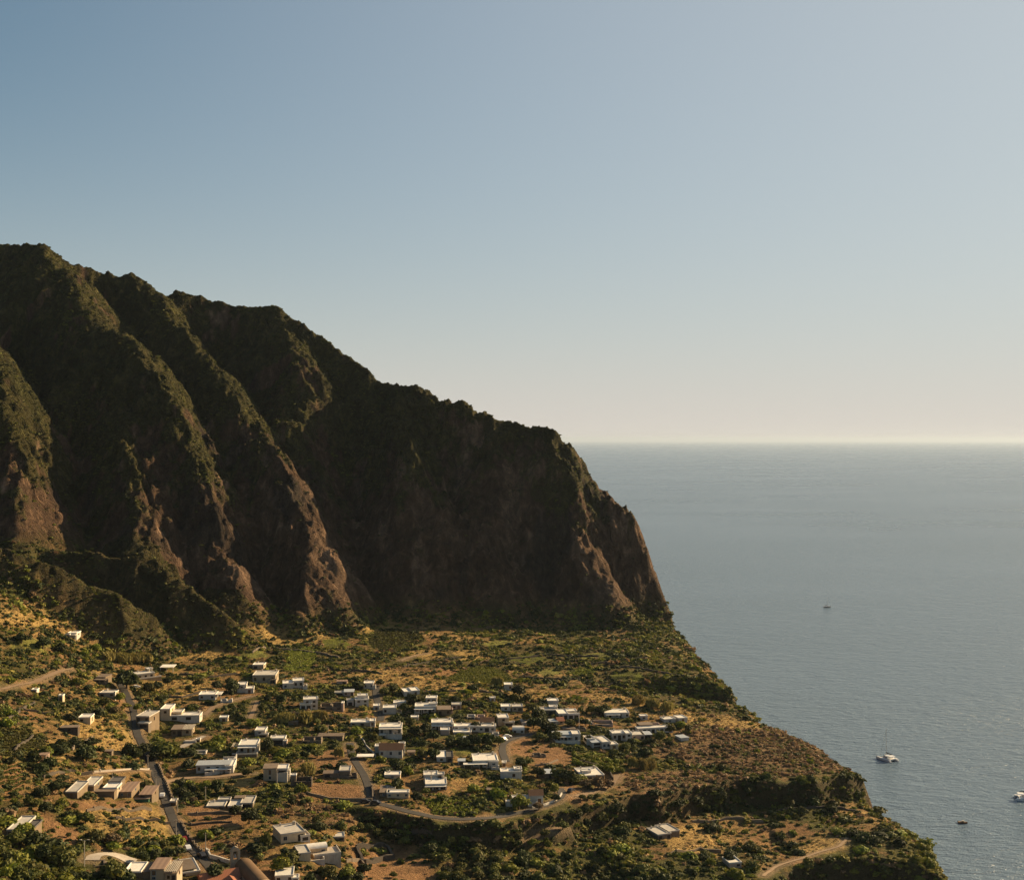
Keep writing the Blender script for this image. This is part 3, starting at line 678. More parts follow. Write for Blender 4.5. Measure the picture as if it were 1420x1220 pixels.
# u, v of the foot of the front wall; turn in degrees; kind; label; short name; blocks in photo pixels:
# (x, y back, width, depth, height, wall, roof, front, right [, height above ground])
HOUSES = [
 (97,884,0,'house','small white house alone on the scrubby left hillside above the dirt track','the lone hillside house',[(1,6,13,18,6,'white','f','ww','w'),(-5,0,9,12,5,'white','f','o'),(4,1,7,6,4,'white','p')]),
 (135,946,-4,'house','low brown house with two roof steps left of the big round dark tree','the low brown roadside house',[(0,12,14,24,6,'brown','b','o.o'),(3,0,16,10,4,'brown','b','oo')]),
 (148,966,0,'shed','long low shed with pale roof and white end post below the low brown house','the pale-roofed roadside shed',[(0,0,22,20,6,'beige','g','o.w'),(11.6,0,1.6,4,8,'white','f')]),
 (117,1002,6,'shed','small cream shed with white roof on the terraced slope','the cream slope shed',[(0,0,17,24,8,'cream','f','w.','d')]),
 (96,1016,8,'shed','dark lava stone hut with flat brown roof below the cream shed','the dark stone hut',[(0,0,24,14,9,'darkstone','b','.w.','d')]),
 (207,943,38,'house','cream house with three windows turned to the sea above a brown terrace','the cream terrace house',[(-2,8,27,18,10,'cream','f','www','w'),(10,22,8,10,14,'cream','f','w'),(2,0,33,9,4,'brown','t')]),
 (231,931,4,'pavilion','thin white canopy on columns beside the cream terrace house','the white canopy',[(0,0,19,22,7,'white','p')]),
 (231,999,3,'house','white towered house with tall beige cube and a long low right wing','the towered house',[(-2,0,14,34,19,'cream','f','w/.','w/.'),(12,10,15,20,11,'cream','g','o.','w'),(26,2,42,22,7,'white','f','o.o.','w')]),
 (197,1007,-6,'house','dark two-storey house with grey roof terrace at the bend of the road','the dark bend house',[(0,2,20,38,16,'brown','g','o.o/w.w','w'),(5,-8,16,10,7,'stone','g','o')]),
 (290,970,4,'house','small flat-roofed white house with porch on its sunny side beside a track','the porch house',[(-3,0,24,24,8,'white','f','w.w','o'),(13,2,7,20,8,'white','p')]),
 (312,974,8,'outbuilding','white walled yard with outside steps right of the small porch house','the stepped yard',[(-2,0,9,10,5,'white','o','.'),(6,0,9,8,6,'white','x')]),
 (251,1021,6,'house','brown house with striped pergola and lit cream side wall','the striped pergola house',[(-6,0,16,30,12,'brown','b','wo','.'),(8,6,13,26,11,'beige','b','w','w'),(9,0,15,30,12.5,'cream','s')]),
 (263,1030,4,'outbuilding','pale paved yard with a low cream store below the striped pergola','the paved yard',[(0,0,18,14,1.5,'paving','t'),(11,5,6,7,4,'cream','f','d')]),
 (355,927,0,'house','small flat house with dark front high behind the village','the small upper house',[(3,0,16,18,6,'beige','f','o.','w'),(-9,4,10,12,4,'stone','o')]),
 (366,947,3,'house','broad beige house with patched pale roof and open attic holes','the broad beige house',[(0,0,33,36,13,'beige','g','w.w.w','ww'),(13,-4,10,5,7,'beige','b','o')]),
 (339,961,8,'house','stacked white house stepping down to the right in two cubes','the stacked white house',[(-4,3,13,22,13,'white','f','w/.','w/w'),(7,0,12,18,7,'white','f','d','w')]),
 (407,955,10,'house','pair of joined white cubes with a white fence high in the village','the joined white cubes',[(-8,0,15,22,9,'white','f','w.','d'),(7,8,16,22,11,'white','f','ww','w'),(17,2,6,14,5,'white','o')]),
 (429,984,10,'house','white two-storey house with stepped front terrace','the stepped white house',[(2,8,21,20,15,'white','f','ww/dw','w/w'),(-5,0,17,9,9,'white','g','oo','w')]),
 (455,984,4,'ruin','roofless stone ruin with gaps right of the stepped white house','the stone ruin',[(-4,2,16,16,8,'stone','o','o.'),(12,0,14,16,9,'stone','o','.o'),(21,1,3,12,10,'pink','f')]),
 (361,1021,2,'house','small white house with square roof behind the large pillared house','the square white house',[(-1,2,15,22,9,'white','f','w','w'),(4,-3,15,8,4,'cream','g','o')]),
 (340,1047,5,'house','large white house with pillared porch over a dark terrace','the pillared house',[(3,6,27,34,15,'white','f','wdw','w'),(2,0,25,6,13,'white','p'),(0,-8,36,12,4,'stone','t'),(-16,10,10,22,13,'stone','s')]),
 (385,1033,3,'house','small open-fronted house with dark porch and a red planted yard','the open-fronted house',[(-1,3,22,18,10,'white','f','o','w'),(11,-2,5,8,7,'pink','f','d')]),
 (430,1030,0,'ruin','broken stone walls of a ruined house in the weedy field','the field ruin',[(-3,0,18,16,7,'stone','o','o.'),(10,2,12,12,8,'stone','o','.')]),
 (458,1024,0,'shed','long grey-brown flat roof beside the ruined walls in the weedy field','the long grey shed',[(0,0,36,18,4,'stone','b','.o..')]),
 (512,955,2,'house','small white cube house at the upper end of the village lane','the upper cube house',[(-1,0,14,18,9,'white','f','w.w','d'),(7,-2,5,12,5,'white','t')]),
 (482,965,6,'house','low house with blue-grey roof behind the white two-storey house','the blue-roofed house',[(2,0,14,20,7,'pink','w','w.o','w'),(-12,4,14,10,5,'white','g','o')]),
 (500,980,8,'house','white two-storey village house with pale front and roof room','the two-storey village house',[(2,0,20,22,12,'white','f','ww/.w','w/d'),(3,8,15,12,17,'white','f','w','w'),(-15,3,10,16,10,'white','g','o','')]),
 (540,990,4,'house','white cube house with one dark window right of the lane','the lane cube house',[(0,0,19,20,10,'white','f','w..','w'),(14,2,8,12,5,'cream','o','.')]),
 (554,979,2,'shed','low white flat roof half hidden behind the lane cube house','the low lane roof',[(0,0,18,18,5,'white','f','o..')]),
 (571,964,16,'house','white house with angled split roof among upper trees','the angled-roof house',[(-5,0,12,26,6,'white','f','w','.'),(6,1,12,24,7,'white','f','d','w')]),
 (598,974,0,'house','tiny white house with bright roof above the long blue-shaded house','the tiny bright-roofed house',[(0,0,16,16,7,'white','f','wo','w')]),
 (590,990,3,'house','long white house with grey veranda shade and roof store','the long veranda house',[(0,6,31,24,11,'white','f','wowow','w'),(-1,0,30,6,8,'white','p'),(11,14,12,10,14,'white','f','w')]),
 (503,1006,4,'shed','long narrow white-roofed store beside the village lane','the long lane store',[(-4,0,27,20,5,'beige','f','w.o.','.'),(14,-1,8,16,7,'white','f','d','w')]),
 (541,1024,3,'house','big white house with columned upper veranda and lower white wing','the columned veranda house',[(0,8,33,26,17,'white','f','wdwdw','w'),(0,2,32,6,16,'white','p'),(6,-2,22,8,7,'white','t'),(-11,0,10,6,6,'white','f','o')]),
 (540,1050,2,'house','whitewashed house with old brown tiled roof and three small windows','the brown-tiled white house',[(2,0,34,26,13,'white','B','w.w.w','w'),(-12,22,22,14,12,'white','f','.'),(17,16,9,10,18,'white','f','w','w')]),
 (506,1053,2,'shed','low grey canopy roof in the hedged garden left of the tiled house','the grey canopy',[(0,0,23,14,5,'stone','p')]),
 (616,992,4,'house','brown-roofed house with plain wall right of the long veranda house','the brown-roofed house',[(0,0,19,26,10,'brown','b','o.w','w'),(9,6,8,14,9,'pink','o','.')]),
 (613,1013,3,'house','white house with grey-green shaded veranda across its whole front','the shaded veranda house',[(0,5,31,24,12,'white','f','wowow','w'),(0,0,31,5,8,'white','p'),(15.4,-2,2,18,11,'white','f','.')]),
 (660,1015,2,'house','very long low white wing with a small old-tiled roof behind it','the long white wing',[(-12,2,40,18,9,'white','f','w.w.w.','.'),(16,0,26,16,9,'white','f','wow','w'),(17,18,20,18,13,'beige','B','w','w')]),
 (678,1024,4,'outbuilding','white outside stair and broken yard walls below the long white wing','the white stair yard',[(-6,0,12,8,6,'white','o','.'),(2,-1,9,6,9,'white','x'),(10,1,10,10,9,'white','o','o')]),
 (617,1019,2,'shed','pinkish cube shed with pale roof below the shaded veranda house','the pink cube shed',[(0,0,13,14,8,'pink','f','.','w')]),
 (641,1019,1,'house','long cream flat roof sunk in trees right of the pink cube shed','the sunken cream roof',[(0,0,26,18,4,'cream','f','w.w','')]),
 (705,957,2,'house','small white house with bright wall at the foot of the upper fields','the upper field house',[(0,0,12,16,9,'white','f','.w','w'),(14,4,14,10,3,'white','o','.')]),
 (709,986,2,'house','low double house with a broad barrel-edged grey roof','the low double house',[(9,0,16,18,7,'beige','g','wo','w'),(-8,1,14,18,7,'white','f','w','.')]),
 (700,1006,6,'house','tall pale house with sloping grey wall above the small parking place','the tall pale house',[(-2,0,16,24,13,'beige','f','w/.','w'),(6,-4,16,8,6,'beige','g','o')]),
 (657,997,0,'ruin','low white broken walls among gardens behind the long white wing','the broken garden walls',[(-4,0,12,12,6,'white','o','o'),(10,2,12,12,5,'pink','o','.')]),
 (719,1016,2,'house','little house with shining white vaulted roof above the parking place','the vaulted house',[(0,0,17,16,5,'white','v','o.o','w')]),
 (616,1056,4,'house','flat white terrace roof with dark solar panels among trees','the solar roof house',[(-4,0,14,36,7,'white','f','w','.'),(8,0,9,34,7,'stone','d','o','w')]),
 (668,1066,5,'house','large low house with wide pale roof and pink front terrace','the wide-roofed house',[(6,8,36,40,11,'white','f','wowow','w'),(-9,0,34,9,8,'pink','p'),(18,6,14,34,10,'white','f','w','ww'),(20,0,12,6,5,'white','o','.')]),
 (699,1062,0,'hut','tiny cream hut right of the wide-roofed house','the tiny cream hut',[(0,0,6,10,5,'cream','f','d','w')]),
 (709,1080,3,'house','plain white block house with raised roof cube above the coast road','the plain white block house',[(0,0,31,18,12,'white','f','..w.','w'),(10,4,11,14,15,'white','f','.','w')]),
 (602,1095,5,'house','stepped house of three stacked white roof terraces','the stacked terrace house',[(3,0,31,34,9,'white','f','ooo','w'),(-4,34,21,22,14,'white','f','wo','w'),(11,32,10,14,15,'stone','g','w'),(2,-5,30,5,7,'stone','p')]),
 (544,1079,2,'shed','long low cream shed behind the vine garden by the coast road','the long cream shed',[(0,0,23,18,5,'cream','f','.w.','')]),
 (546,1106,3,'house','low cream house with brown left part above the vine garden','the vine garden house',[(6,0,32,14,8,'cream','f','w.w.w','w'),(-14,4,13,36,8,'brown','b','w','.'),(-5,24,12,10,7,'stone','g','.')]),
 (763,1079,4,'shed','dark wooden shed with pale tin roof under trees','the dark tin-roofed shed',[(0,0,19,24,8,'brown','w','.o.','o')]),
 (731,1117,5,'house','white roadside house with brown tiled roof and long porch','the roadside tiled house',[(14,4,20,22,16,'white','B','.d','w'),(-7,8,27,16,9,'white','f','oo','.'),(-24,-1,14,14,7,'white','t'),(8,-3,14,6,5,'white','t')]),
 (761,990,0,'house','dark low house with thin white roof edge among garden trees','the dark garden house',[(0,0,26,22,6,'brown','g','o.o.','w'),(7,12,12,12,9,'white','f','.','w')]),
 (767,976,4,'shed','small pale shed roof at the upper edge of the village gardens','the upper garden shed',[(0,0,16,16,5,'white','f','.','w')]),
 (788,997,8,'house','bright white house round a small green courtyard','the courtyard house',[(-7,0,14,30,9,'white','f','wo','w'),(8,16,16,14,9,'white','f','.','w'),(8,0,17,5,8,'white','f','oo','.'),(8,5,12,10,2,'lawn','t')]),
 (773,1004,14,'house','low house with half white half terracotta roof below the courtyard house','the half-terracotta house',[(-5,0,11,16,5,'white','w','w','.'),(6,1,10,16,5,'cream','G','w','d')]),
 (786,1030,3,'house','long house with reddish porch beam and white end cube','the red porch house',[(-6,5,27,22,13,'white','w','wowow','.'),(-5,0,26,5,10,'pink','p'),(14,0,12,24,14,'white','f','w','w'),(0,-3,36,3,3,'white','t')]),
 (797,1013,0,'outbuilding','row of low stone stores behind the red porch house','the low stone stores',[(-8,0,18,12,3,'pink','b','o.'),(10,0,14,12,3,'stone','o','.')]),
 (856,996,3,'house','long white house with grey underside alone near the outer shelf','the outer long house',[(0,4,36,26,8,'white','f','wo.wo.w','w'),(-6,0,20,4,6,'white','p')]),
 (834,1006,-2,'ruin','long pinkish roofless building with rubble at its left end','the pinkish ruin',[(2,0,30,20,5,'pink','o','.o..'),(-18,1,8,10,5,'white','o','o')]),
 (838,1039,14,'house','row house with sloping blue-grey roof between white cubes','the blue sloping roof house',[(-9,6,15,34,11,'white','w','o/o','.'),(4,2,14,36,11,'white','f','ww','w'),(15,-1,12,18,7,'cream','f','d','w'),(-14,20,12,20,13,'white','f','.','.')]),
 (863,1028,8,'house','white two-level house with long bright roof beam','the bright beam house',[(-3,6,21,20,12,'white','f','wow','w'),(10,0,9,20,13,'white','f','w/d','w/.')]),
 (907,1016,12,'house','very long white-roofed house slanting toward the outer shelf','the long slanting house',[(2,0,54,12,8,'white','f','wowowowo','w'),(-8,12,20,16,11,'brown','b','.','w'),(8,13,12,8,12,'pink','o','.')]),
 (889,1025,6,'house','pinkish low house with grey pitched end below the long slanting house','the pinkish low house',[(-4,0,19,22,7,'pink','g','w.o','w'),(10,2,13,20,7,'stone','w','o','.')]),
 (936,1001,18,'house','two small white roofs half hidden by shrubs near the outer shelf','the outer white roofs',[(-8,0,18,16,5,'white','f','w','w'),(12,-2,14,18,6,'white','f','d','w')]),
 (950,1027,22,'shed','small white slanted hut in the scrub east of the houses','the slanted white hut',[(0,0,13,18,5,'white','w','.','o')]),
 (824,1086,12,'house','stone house with broad pale roof behind bushes above the car park','the broad stone house',[(0,6,34,44,11,'stone','f','.w.w','ww'),(-6,20,14,10,15,'white','f','.','.')]),
 (99,1106,3,'house','square house with pale roof and brown front, leftmost of the valley row','the pale square house',[(0,0,17,56,9,'brown','g','.d.','.')]),
 (122,1096,3,'house','brown-fronted house with pale roof set back in the valley row','the set-back pale house',[(0,0,17,46,8,'brown','g','w.','w')]),
 (143,1104,2,'house','long brown front wall with white and dark roofs in the valley row','the long brown row house',[(-2,0,36,12,8,'brown','b','.w...','.'),(6,13,20,26,9,'beige','f','.','w'),(5,40,17,26,11,'brown','d','.','')]),
 (174,1105,4,'house','house with reddish corrugated roof in the valley row','the reddish roof house',[(0,0,17,52,9,'brown','r','w.d','w')]),
 (201,1111,4,'house','reddish-roofed house with green awning beside the road','the green awning house',[(0,4,18,46,10,'brown','r','o.','w'),(-4,-3,20,7,5,'tarp','b','.')]),
 (24,1160,3,'house','pale-roofed house with dark lean-to above the big trees','the pale lean-to house',[(-5,0,20,64,11,'cream','g','d.w','.'),(12,6,14,44,9,'brown','d','wo','.')]),
 (58,1052,0,'hut','tiny brick-red hut on the vineyard terraces','the brick-red hut',[(0,0,12,14,6,'pink','r','.','d')]),
 (209,1222,3,'house','row of brown flat houses with one white roof at the village foot','the foot row house',[(-26,0,24,40,16,'brown','f','w.','.'),(-8,2,12,40,16,'brown','b','.','.'),(9,0,20,48,21,'beige','r','d./w.','w'),(29,-2,18,44,18,'beige','s'),(29,0,16,40,13,'beige','b','wo','w')]),
 (262,1214,24,'terrace','green turf roof terrace with white kerb beside the road','the turf terrace',[(0,0,32,58,5,'cream','f','w.','w'),(-1,6,24,44,1,'lawn','b','','',7.4)]),
 (298,1073,6,'house','broad white house with long grey roof and curved white yard wall','the broad white yard house',[(-4,8,48,26,13,'white','w','w.o.w.w','.'),(20,4,12,40,11,'white','f','w','w'),(4,0,36,8,7,'white','p'),(14,38,18,18,13,'white','o','.')]),
 (318,1122,4,'house','string of pale flat roof slabs on low walls above a ploughed field','the flat slab house',[(-20,0,26,26,5,'stone','g','o.o','.'),(-12,26,18,12,7,'stone','g','.','.'),(8,-2,20,32,5,'stone','g','oo','w'),(24,6,18,36,7,'stone','g','o','w'),(10,30,14,12,9,'brown','b','.','')]),
 (382,1083,6,'house','tall beige two-storey house with arched balcony and barred door','the tall beige house',[(-8,0,19,26,22,'beige','b','.d./.w.','.'),(9,4,17,24,19,'white','f','o/w','w/w'),(9,0,16,4,12,'white','t'),(18,8,4,16,16,'white','o','.')]),
 (410,1167,26,'house','house with broad shallow pale roof at the bend of the lower garden','the shallow-roofed house',[(-4,0,36,44,15,'cream','g','w.o','w'),(14,-2,14,26,8,'white','g','o','')]),
 (436,1196,20,'house','farmhouse complex with vaulted wing and golden cube','the vaulted farmhouse',[(-14,0,17,36,17,'cream','g','..','.'),(3,30,44,18,12,'cream','v','w..w','.'),(22,12,40,34,6,'paving','t'),(5,2,22,26,6,'white','o','.'),(-28,18,18,24,12,'white','o','o')]),
 (394,1222,8,'house','low white-roofed house right of the vaulted church','the low church-side house',[(0,0,26,36,9,'white','f','w.w','w'),(16,-2,10,14,5,'white','f','d')]),
 (474,1079,4,'ruin','group of old stone houses with one lit corner above the ploughed field','the old stone group',[(-16,2,22,16,8,'stone','b','o.','.'),(4,4,16,26,11,'stone','g','.','w'),(2,0,20,8,6,'stone','o','..'),(17,2,10,12,6,'stone','o','o')]),
 (352,1090,4,'ruin','dark broken stone store below the track and tall beige house','the broken stone store',[(70,6,26,14,9,'darkstone','o','..'),(56,10,8,8,14,'stone','f','.')]),
 (925,1163,24,'house','isolated house with broad cracked grey roof on the lower shelf','the isolated grey roof',[(-4,0,22,34,8,'stone','g','o.o','.'),(14,6,22,34,8,'stone','g','w.','w')]),
 (1020,1203,14,'hut','small cream-roofed hut on the outer lower shelf','the outer hut',[(0,0,19,26,8,'pink','f','.w','d')]),
 (586,1050,2,'shed','low white garden store under the solar roof house','the low garden store',[(0,0,14,10,4,'white','f','o')]),
 (731,1005,6,'terrace','paved terrace with white kerb right of the tall pale house','the paved terrace',[(0,0,15,30,3,'paving','t')]),
 (818,1003,0,'ruin','white rubble corner walls left of the pinkish ruin','the white rubble walls',[(-4,0,8,10,5,'white','o','.'),(4,2,6,8,4,'stone','o','.')]),
 (47,960,0,'hut','small white hut below the pale track on the left edge','the small white track hut',[(0,0,8,10,4,'white','f','d')]),
 (84,972,0,'hut','narrow pale stone hut standing alone in the left scrub','the narrow stone hut',[(0,0,6,8,9,'cream','f','d')]),
 (575,999,3,'shed','small cream store in the garden right of the columned veranda house','the cream garden store',[(0,0,11,12,5,'cream','f','d.','w')]),
 (633,983,3,'house','small pinkish house right of the brown-roofed house','the small pinkish house',[(0,0,14,16,7,'pink','g','wd','w')]),
 (648,1028,2,'shed','grey tin-roofed store in the dark trees below the sunken cream roof','the tin-roofed tree store',[(0,0,13,14,5,'stone','w','.o','')]),
 (522,984,5,'shed','narrow white annex beside the upper lane','the white lane annex',[(0,0,9,14,6,'white','f','d','w')]),
 (474,948,4,'shed','low reddish store high above the village lane','the low reddish store',[(0,0,15,10,4,'pink','r','.o','')]),
 (683,972,3,'hut','tiny white hut in the dry slope above the low double house','the tiny slope hut',[(0,0,8,9,5,'white','f','d','w')]),
 (745,1050,5,'ruin','low broken stone house on the orange field','the orange field ruin',[(0,0,12,12,5,'stone','o','o'),(9,2,8,8,4,'stone','o','.')]),
 (570,1047,4,'shed','small shed with brown roof right of the tiled white house','the brown shed',[(0,0,11,12,5,'beige','b','d','w')]),
 (406,1005,3,'shed','low stone store between the cane thickets','the cane store',[(0,0,14,12,5,'stone','b','.d','')]),
 (310,1000,6,'shed','small cream store on the slope between porch house and pillared house','the slope store',[(0,0,12,12,6,'cream','f','d','w')]),
 (276,1046,5,'outbuilding','open white walled yard behind the broad white yard house','the open white yard',[(0,0,20,14,4,'white','o','..')]),
 (150,1046,4,'shed','small stone shed beside the scrub above the dark vine rows','the vine row shed',[(0,0,10,10,5,'stone','b','d')]),
 (232,1117,4,'hut','small stone hut at the right edge of the valley road','the road edge hut',[(8,0,9,14,6,'stone','g','d','')]),
 (470,1165,10,'shed','low grey-roofed farm shed right of the vaulted farmhouse','the low farm shed',[(0,0,16,20,5,'stone','g','.o','')]),
 (680,1100,4,'hut','small brown hut in the dry plot above the coast road','the dry plot hut',[(0,0,9,10,6,'brown','b','d','')]),
 (640,1060,2,'shed','white lean-to store left of the wide-roofed house','the white lean-to',[(0,0,10,14,6,'white','w','o','')]),
 (893,998,6,'hut','small white hut behind the long slanting house','the hut behind the slanting house',[(0,0,11,10,6,'white','f','w','')]),
 (138,1203,20,'ruin','pale crumbling stone house inside the curve of the concrete ramp','the crumbling stone house',[(0,0,16,18,7,'stone','o','o'),(10,3,10,10,5,'cream','o','.')]),
]
for (u, v, rz, kind, label, short, blocks) in HOUSES:
    p = at(u, v); k = .95 * p[1] / FPX
    r = empty(kind, p, R(rz)); tag(r, label, kind)
    cr, sr = cos(R(rz)), sin(R(rz))
    # stand on the lowest corner that shows; deep footings take up the slope
    for b in blocks:
        block(r, k, b)
        x, y, w, d = (q * k for q in b[:4])
        FOOT.append((p[0] + cr * x - sr * (y + d / 2 - 1.2), p[1] + sr * x + cr * (y + d / 2 - 1.2), w / 2 + .6, d / 2 + 2.0, rz))
    NAMED.append((p[0], p[1], short))

# ------------------------------------------------------------------ the vaulted church at the foot of the frame
p = at(366, 1240); k = p[1] / FPX
ch = empty('church', p, R(28)); tag(ch, 'church with long brown barrel-vaulted roof, small belfry and red tiled side roofs', 'church')
W, Ln, Hh = 26 * k, 100 * k, 8 * k
MB().box(-W/2, W/2, 0, Ln, -4, Hh).build('nave_wall', M['cream'], ch)
s = MB(); s.extrude_y([(W/2 * 1.04 * cos(a), Hh + .003 + W/2 * .95 * sin(a)) for a in np.linspace(0, pi, 19)], -.2, Ln + .2)
s.build('barrel_roof', M['barrel'], ch, smooth=False)
s = MB(); s.extrude_y([(W/2 * 1.09 * cos(a), Hh + W/2 * 1.0 * sin(a)) for a in np.linspace(0, pi, 19)], -.7, -.2)
s.build('gable_rim', M['cream'], ch)
bt = MB(); bx = -W*.46; by = Ln + .4
bt.box(bx - 1.5, bx - .7, by, by + 1.1, -4, Hh + 5).box(bx + .7, bx + 1.5, by, by + 1.1, -4, Hh + 5).box(bx - .7, bx + .7, by, by + 1.1, -4, Hh + 2.2)
bt.extrude_y([(bx - 1.6, Hh + 5), (bx + 1.6, Hh + 5), (bx + .9, Hh + 6), (bx, Hh + 6.5), (bx - .9, Hh + 6)], by - .05, by + 1.15)
bf = bt.build('belfry', M['beige'], ch)
s = MB(); s.loft([[(bx + r_*cos(a), by + .55 + r_*sin(a), z) for a in np.linspace(0, 2*pi, 10)[:-1]] for r_, z in ((.5, Hh + 2.9), (.42, Hh + 3.2), (.3, Hh + 3.8), (.1, Hh + 4.1))]); s.build('bell', M['spar'], bf)
a0 = -W/2 - 8.5
MB().box(a0, -W/2 - .01, 1, 12, -4, Hh * .55).build('side_wall', M['brown'], ch)
s = MB(); s.extrude_y([(a0 - .3, Hh*.55 + .003), (-W/2 - .02, Hh*.55 + .003), (a0 + 4.2, Hh*.55 + 2.2)], .6, 12.4); s.build('side_roof', M['roof_t'], ch)
MB().box(a0 - 3.5, -W/2 - .01, 14, 21, -4, Hh * .7).build('vestry_wall', M['brown'], ch)
s = MB(); s.extrude_x([(13.6, Hh*.7 + .003), (21.4, Hh*.7 + .003), (17.5, Hh*.7 + 2.0)], a0 - 3.8, -W/2 - .02); s.build('vestry_roof', M['roof_t'], ch)
facade(ch, 'w.w', a0, -W/2, 1, 0, Hh*.55, 0, M['wood'])
FOOT.append((p[0] - 4, p[1] + 8, 12, 18, 28)); NAMED.append((p[0], p[1], 'the vaulted church'))

# ------------------------------------------------------------------ free-standing walls, following the ground
def wall_line(name, px, h, t, mat, label, cat='wall', ragged=0.0, close=False, piers=0):
    P = np.array([at(u, v)[:2] for u, v in px])
    if close: P = np.r_[P, P[:1]]
    seg = np.r_[0, np.cumsum(np.hypot(*np.diff(P, axis=0).T))]
    s = np.linspace(0, seg[-1], max(3, int(seg[-1] / 1.5)))
    C = np.stack([np.interp(s, seg, P[:, 0]), np.interp(s, seg, P[:, 1])], 1)
    tn = np.gradient(C, axis=0); tn /= np.hypot(tn[:, 0], tn[:, 1])[:, None]
    nr = np.stack([-tn[:, 1], tn[:, 0]], 1) * t / 2
    z = ground(C[:, 0], C[:, 1]); o = C[0]; zo = z[0]
    hh = h * (1 + ragged * noise(np.arange(len(C)) * .8, np.zeros(len(C)), 3))
    rings = []
    for i in range(len(C)):
        a, b = C[i] + nr[i] - o, C[i] - nr[i] - o
        rings.append([(a[0], a[1], z[i] - zo - .8), (b[0], b[1], z[i] - zo - .8), (b[0], b[1], z[i] - zo + hh[i]), (a[0], a[1], z[i] - zo + hh[i])])
    w = MB().loft(rings).build(name, M[mat])
    w.location = (o[0], o[1], zo); tag(w, label, cat)
    for j in range(2, len(C) - 1, piers or 10 ** 9):
        c_ = C[j] - o
        MB().box(c_[0] - .28, c_[0] + .28, c_[1] - .28, c_[1] + .28, z[j] - zo - .3, z[j] - zo + h + .55).build('pier', M[mat], w)
    return w
wall_line('road_wall', [(219,1060),(225,1075),(233,1094),(241,1112)], .7, .4, 'stone', 'low stone wall with piers along the right edge of the valley road', piers=2)
wall_line('road_wall', [(250,1140),(258,1155),(270,1172),(282,1184)], .7, .4, 'stone', 'lower roadside wall with piers above the turf terrace', piers=2)
wall_line('road_wall', [(738,1121),(755,1117),(768,1112),(776,1106),(779,1101)], .8, .4, 'white', 'curved white wall at the outer bend of the coast road')
wall_line('road_wall', [(286,1180),(292,1190),(312,1195),(336,1199)], 1.2, .5, 'white', 'white wall with pale coping beside the garden above the church')
wall_line('yard_wall', [(284,1076),(302,1073),(318,1068),(326,1058),(329,1046)], 1.4, .4, 'white', 'curved white wall round the yard of the broad white house')
wall_line('garden_wall', [(498,1022),(506,1032),(516,1044),(521,1050)], 1.0, .35, 'white', 'thin white garden wall running down to the brown-tiled white house')
wall_line('stone_pen', [(494,1176),(520,1174),(535,1173),(540,1181),(546,1190),(530,1193),(505,1197),(498,1186)], 1.3, .9, 'darkstone', 'ruined drystone pen round a square of bare soil', 'stone pen', .45, True)
wall_line('terrace_wall', [(410,1096),(430,1102),(470,1109),(516,1110)], .9, .5, 'stone', 'long drystone wall under the ploughed field', ragged=.2)
wall_line('terrace_wall', [(515,1090),(517,1100),(517,1108)], 1.1, .5, 'stone', 'short wall closing the ploughed field at the lane', ragged=.2)
wall_line('terrace_wall', [(480,1196),(500,1193),(508,1208)], 1.0, .5, 'stone', 'low farm wall turning a corner left of the stone pen', ragged=.2)
wall_line('terrace_wall', [(130,1071),(160,1069),(207,1067)], .7, .4, 'paving', 'low pale wall along the track behind the valley row')
wall_line('terrace_wall', [(160,1135),(200,1138),(236,1142)], .8, .5, 'darkstone', 'dark drystone wall across the dry grass left of the road', ragged=.3)
wall_line('terrace_wall', [(250,1142),(290,1141),(322,1140)], .6, .4, 'darkstone', 'low dark wall across the bare field right of the road', ragged=.3)
wall_line('terrace_wall', [(800,1058),(830,1064),(846,1073),(850,1082)], 1.5, .5, 'darkstone', 'dark curved wall between bright bushes and the broad stone house')
for px, lab in (([(0,988),(30,984),(62,990),(90,996)], 'long pale drystone terrace wall across the upper left slope'), ([(8,1000),(28,986),(48,975)], 'slanting drystone wall climbing the upper left slope'),
 ([(20,1042),(34,1030),(46,1022)], 'stone wall between the left vine plots'), ([(60,1078),(95,1070),(128,1073)], 'drystone wall under the brick-red hut'), ([(100,1040),(112,1030),(130,1024)], 'short stone wall on the slope below the dark stone hut'),
 ([(215,965),(250,968),(285,960)], 'drystone wall under the thin white canopy'), ([(250,935),(290,940),(330,935)], 'stone terrace wall above the small porch house'), ([(350,905),(380,900),(420,903),(470,912)], 'long terrace wall under the shaded mountain foot'),
 ([(440,925),(480,930),(530,935)], 'terrace wall below the green plot of the upper slope'), ([(560,925),(600,918),(640,912)], 'stone wall below the bare round field'), ([(700,915),(760,908),(830,910)], 'long drystone wall on the upper right terraces'),
 ([(720,940),(780,944),(850,950)], 'drystone wall above the outer long house'), ([(860,925),(905,930),(950,938)], 'terrace wall near the cliff edge'), ([(790,925),(850,918),(900,912)], 'upper terrace wall by the foot of the headland'),
 ([(400,990),(440,992),(480,998)], 'stone wall along the cane thickets'), ([(590,960),(640,958),(690,962)], 'stone wall above the brown-roofed house'), ([(260,1130),(300,1127),(345,1128)], 'drystone wall under the flat slab house'),
 ([(960,1140),(1010,1135),(1060,1140)], 'drystone wall across the lower shelf'), ([(1080,1125),(1130,1120),(1190,1126)], 'terrace wall at the foot of the outer scarp'), ([(930,1185),(970,1178),(1000,1182)], 'low drystone wall left of the outer hut'),
 ([(120,1125),(170,1122),(210,1124)], 'drystone wall above the dry grass by the road'), ([(560,1160),(580,1152),(600,1156)], 'short stone wall beside the planted grove')):
    wall_line('terrace_wall', px, .9, .55, 'darkstone' if len(lab) % 3 else 'stone', lab, ragged=.4)
wall_line('terrace_wall', [(742,1062),(760,1060),(774,1054)], .7, .4, 'stone', 'short stone wall below the orange field', ragged=.25)

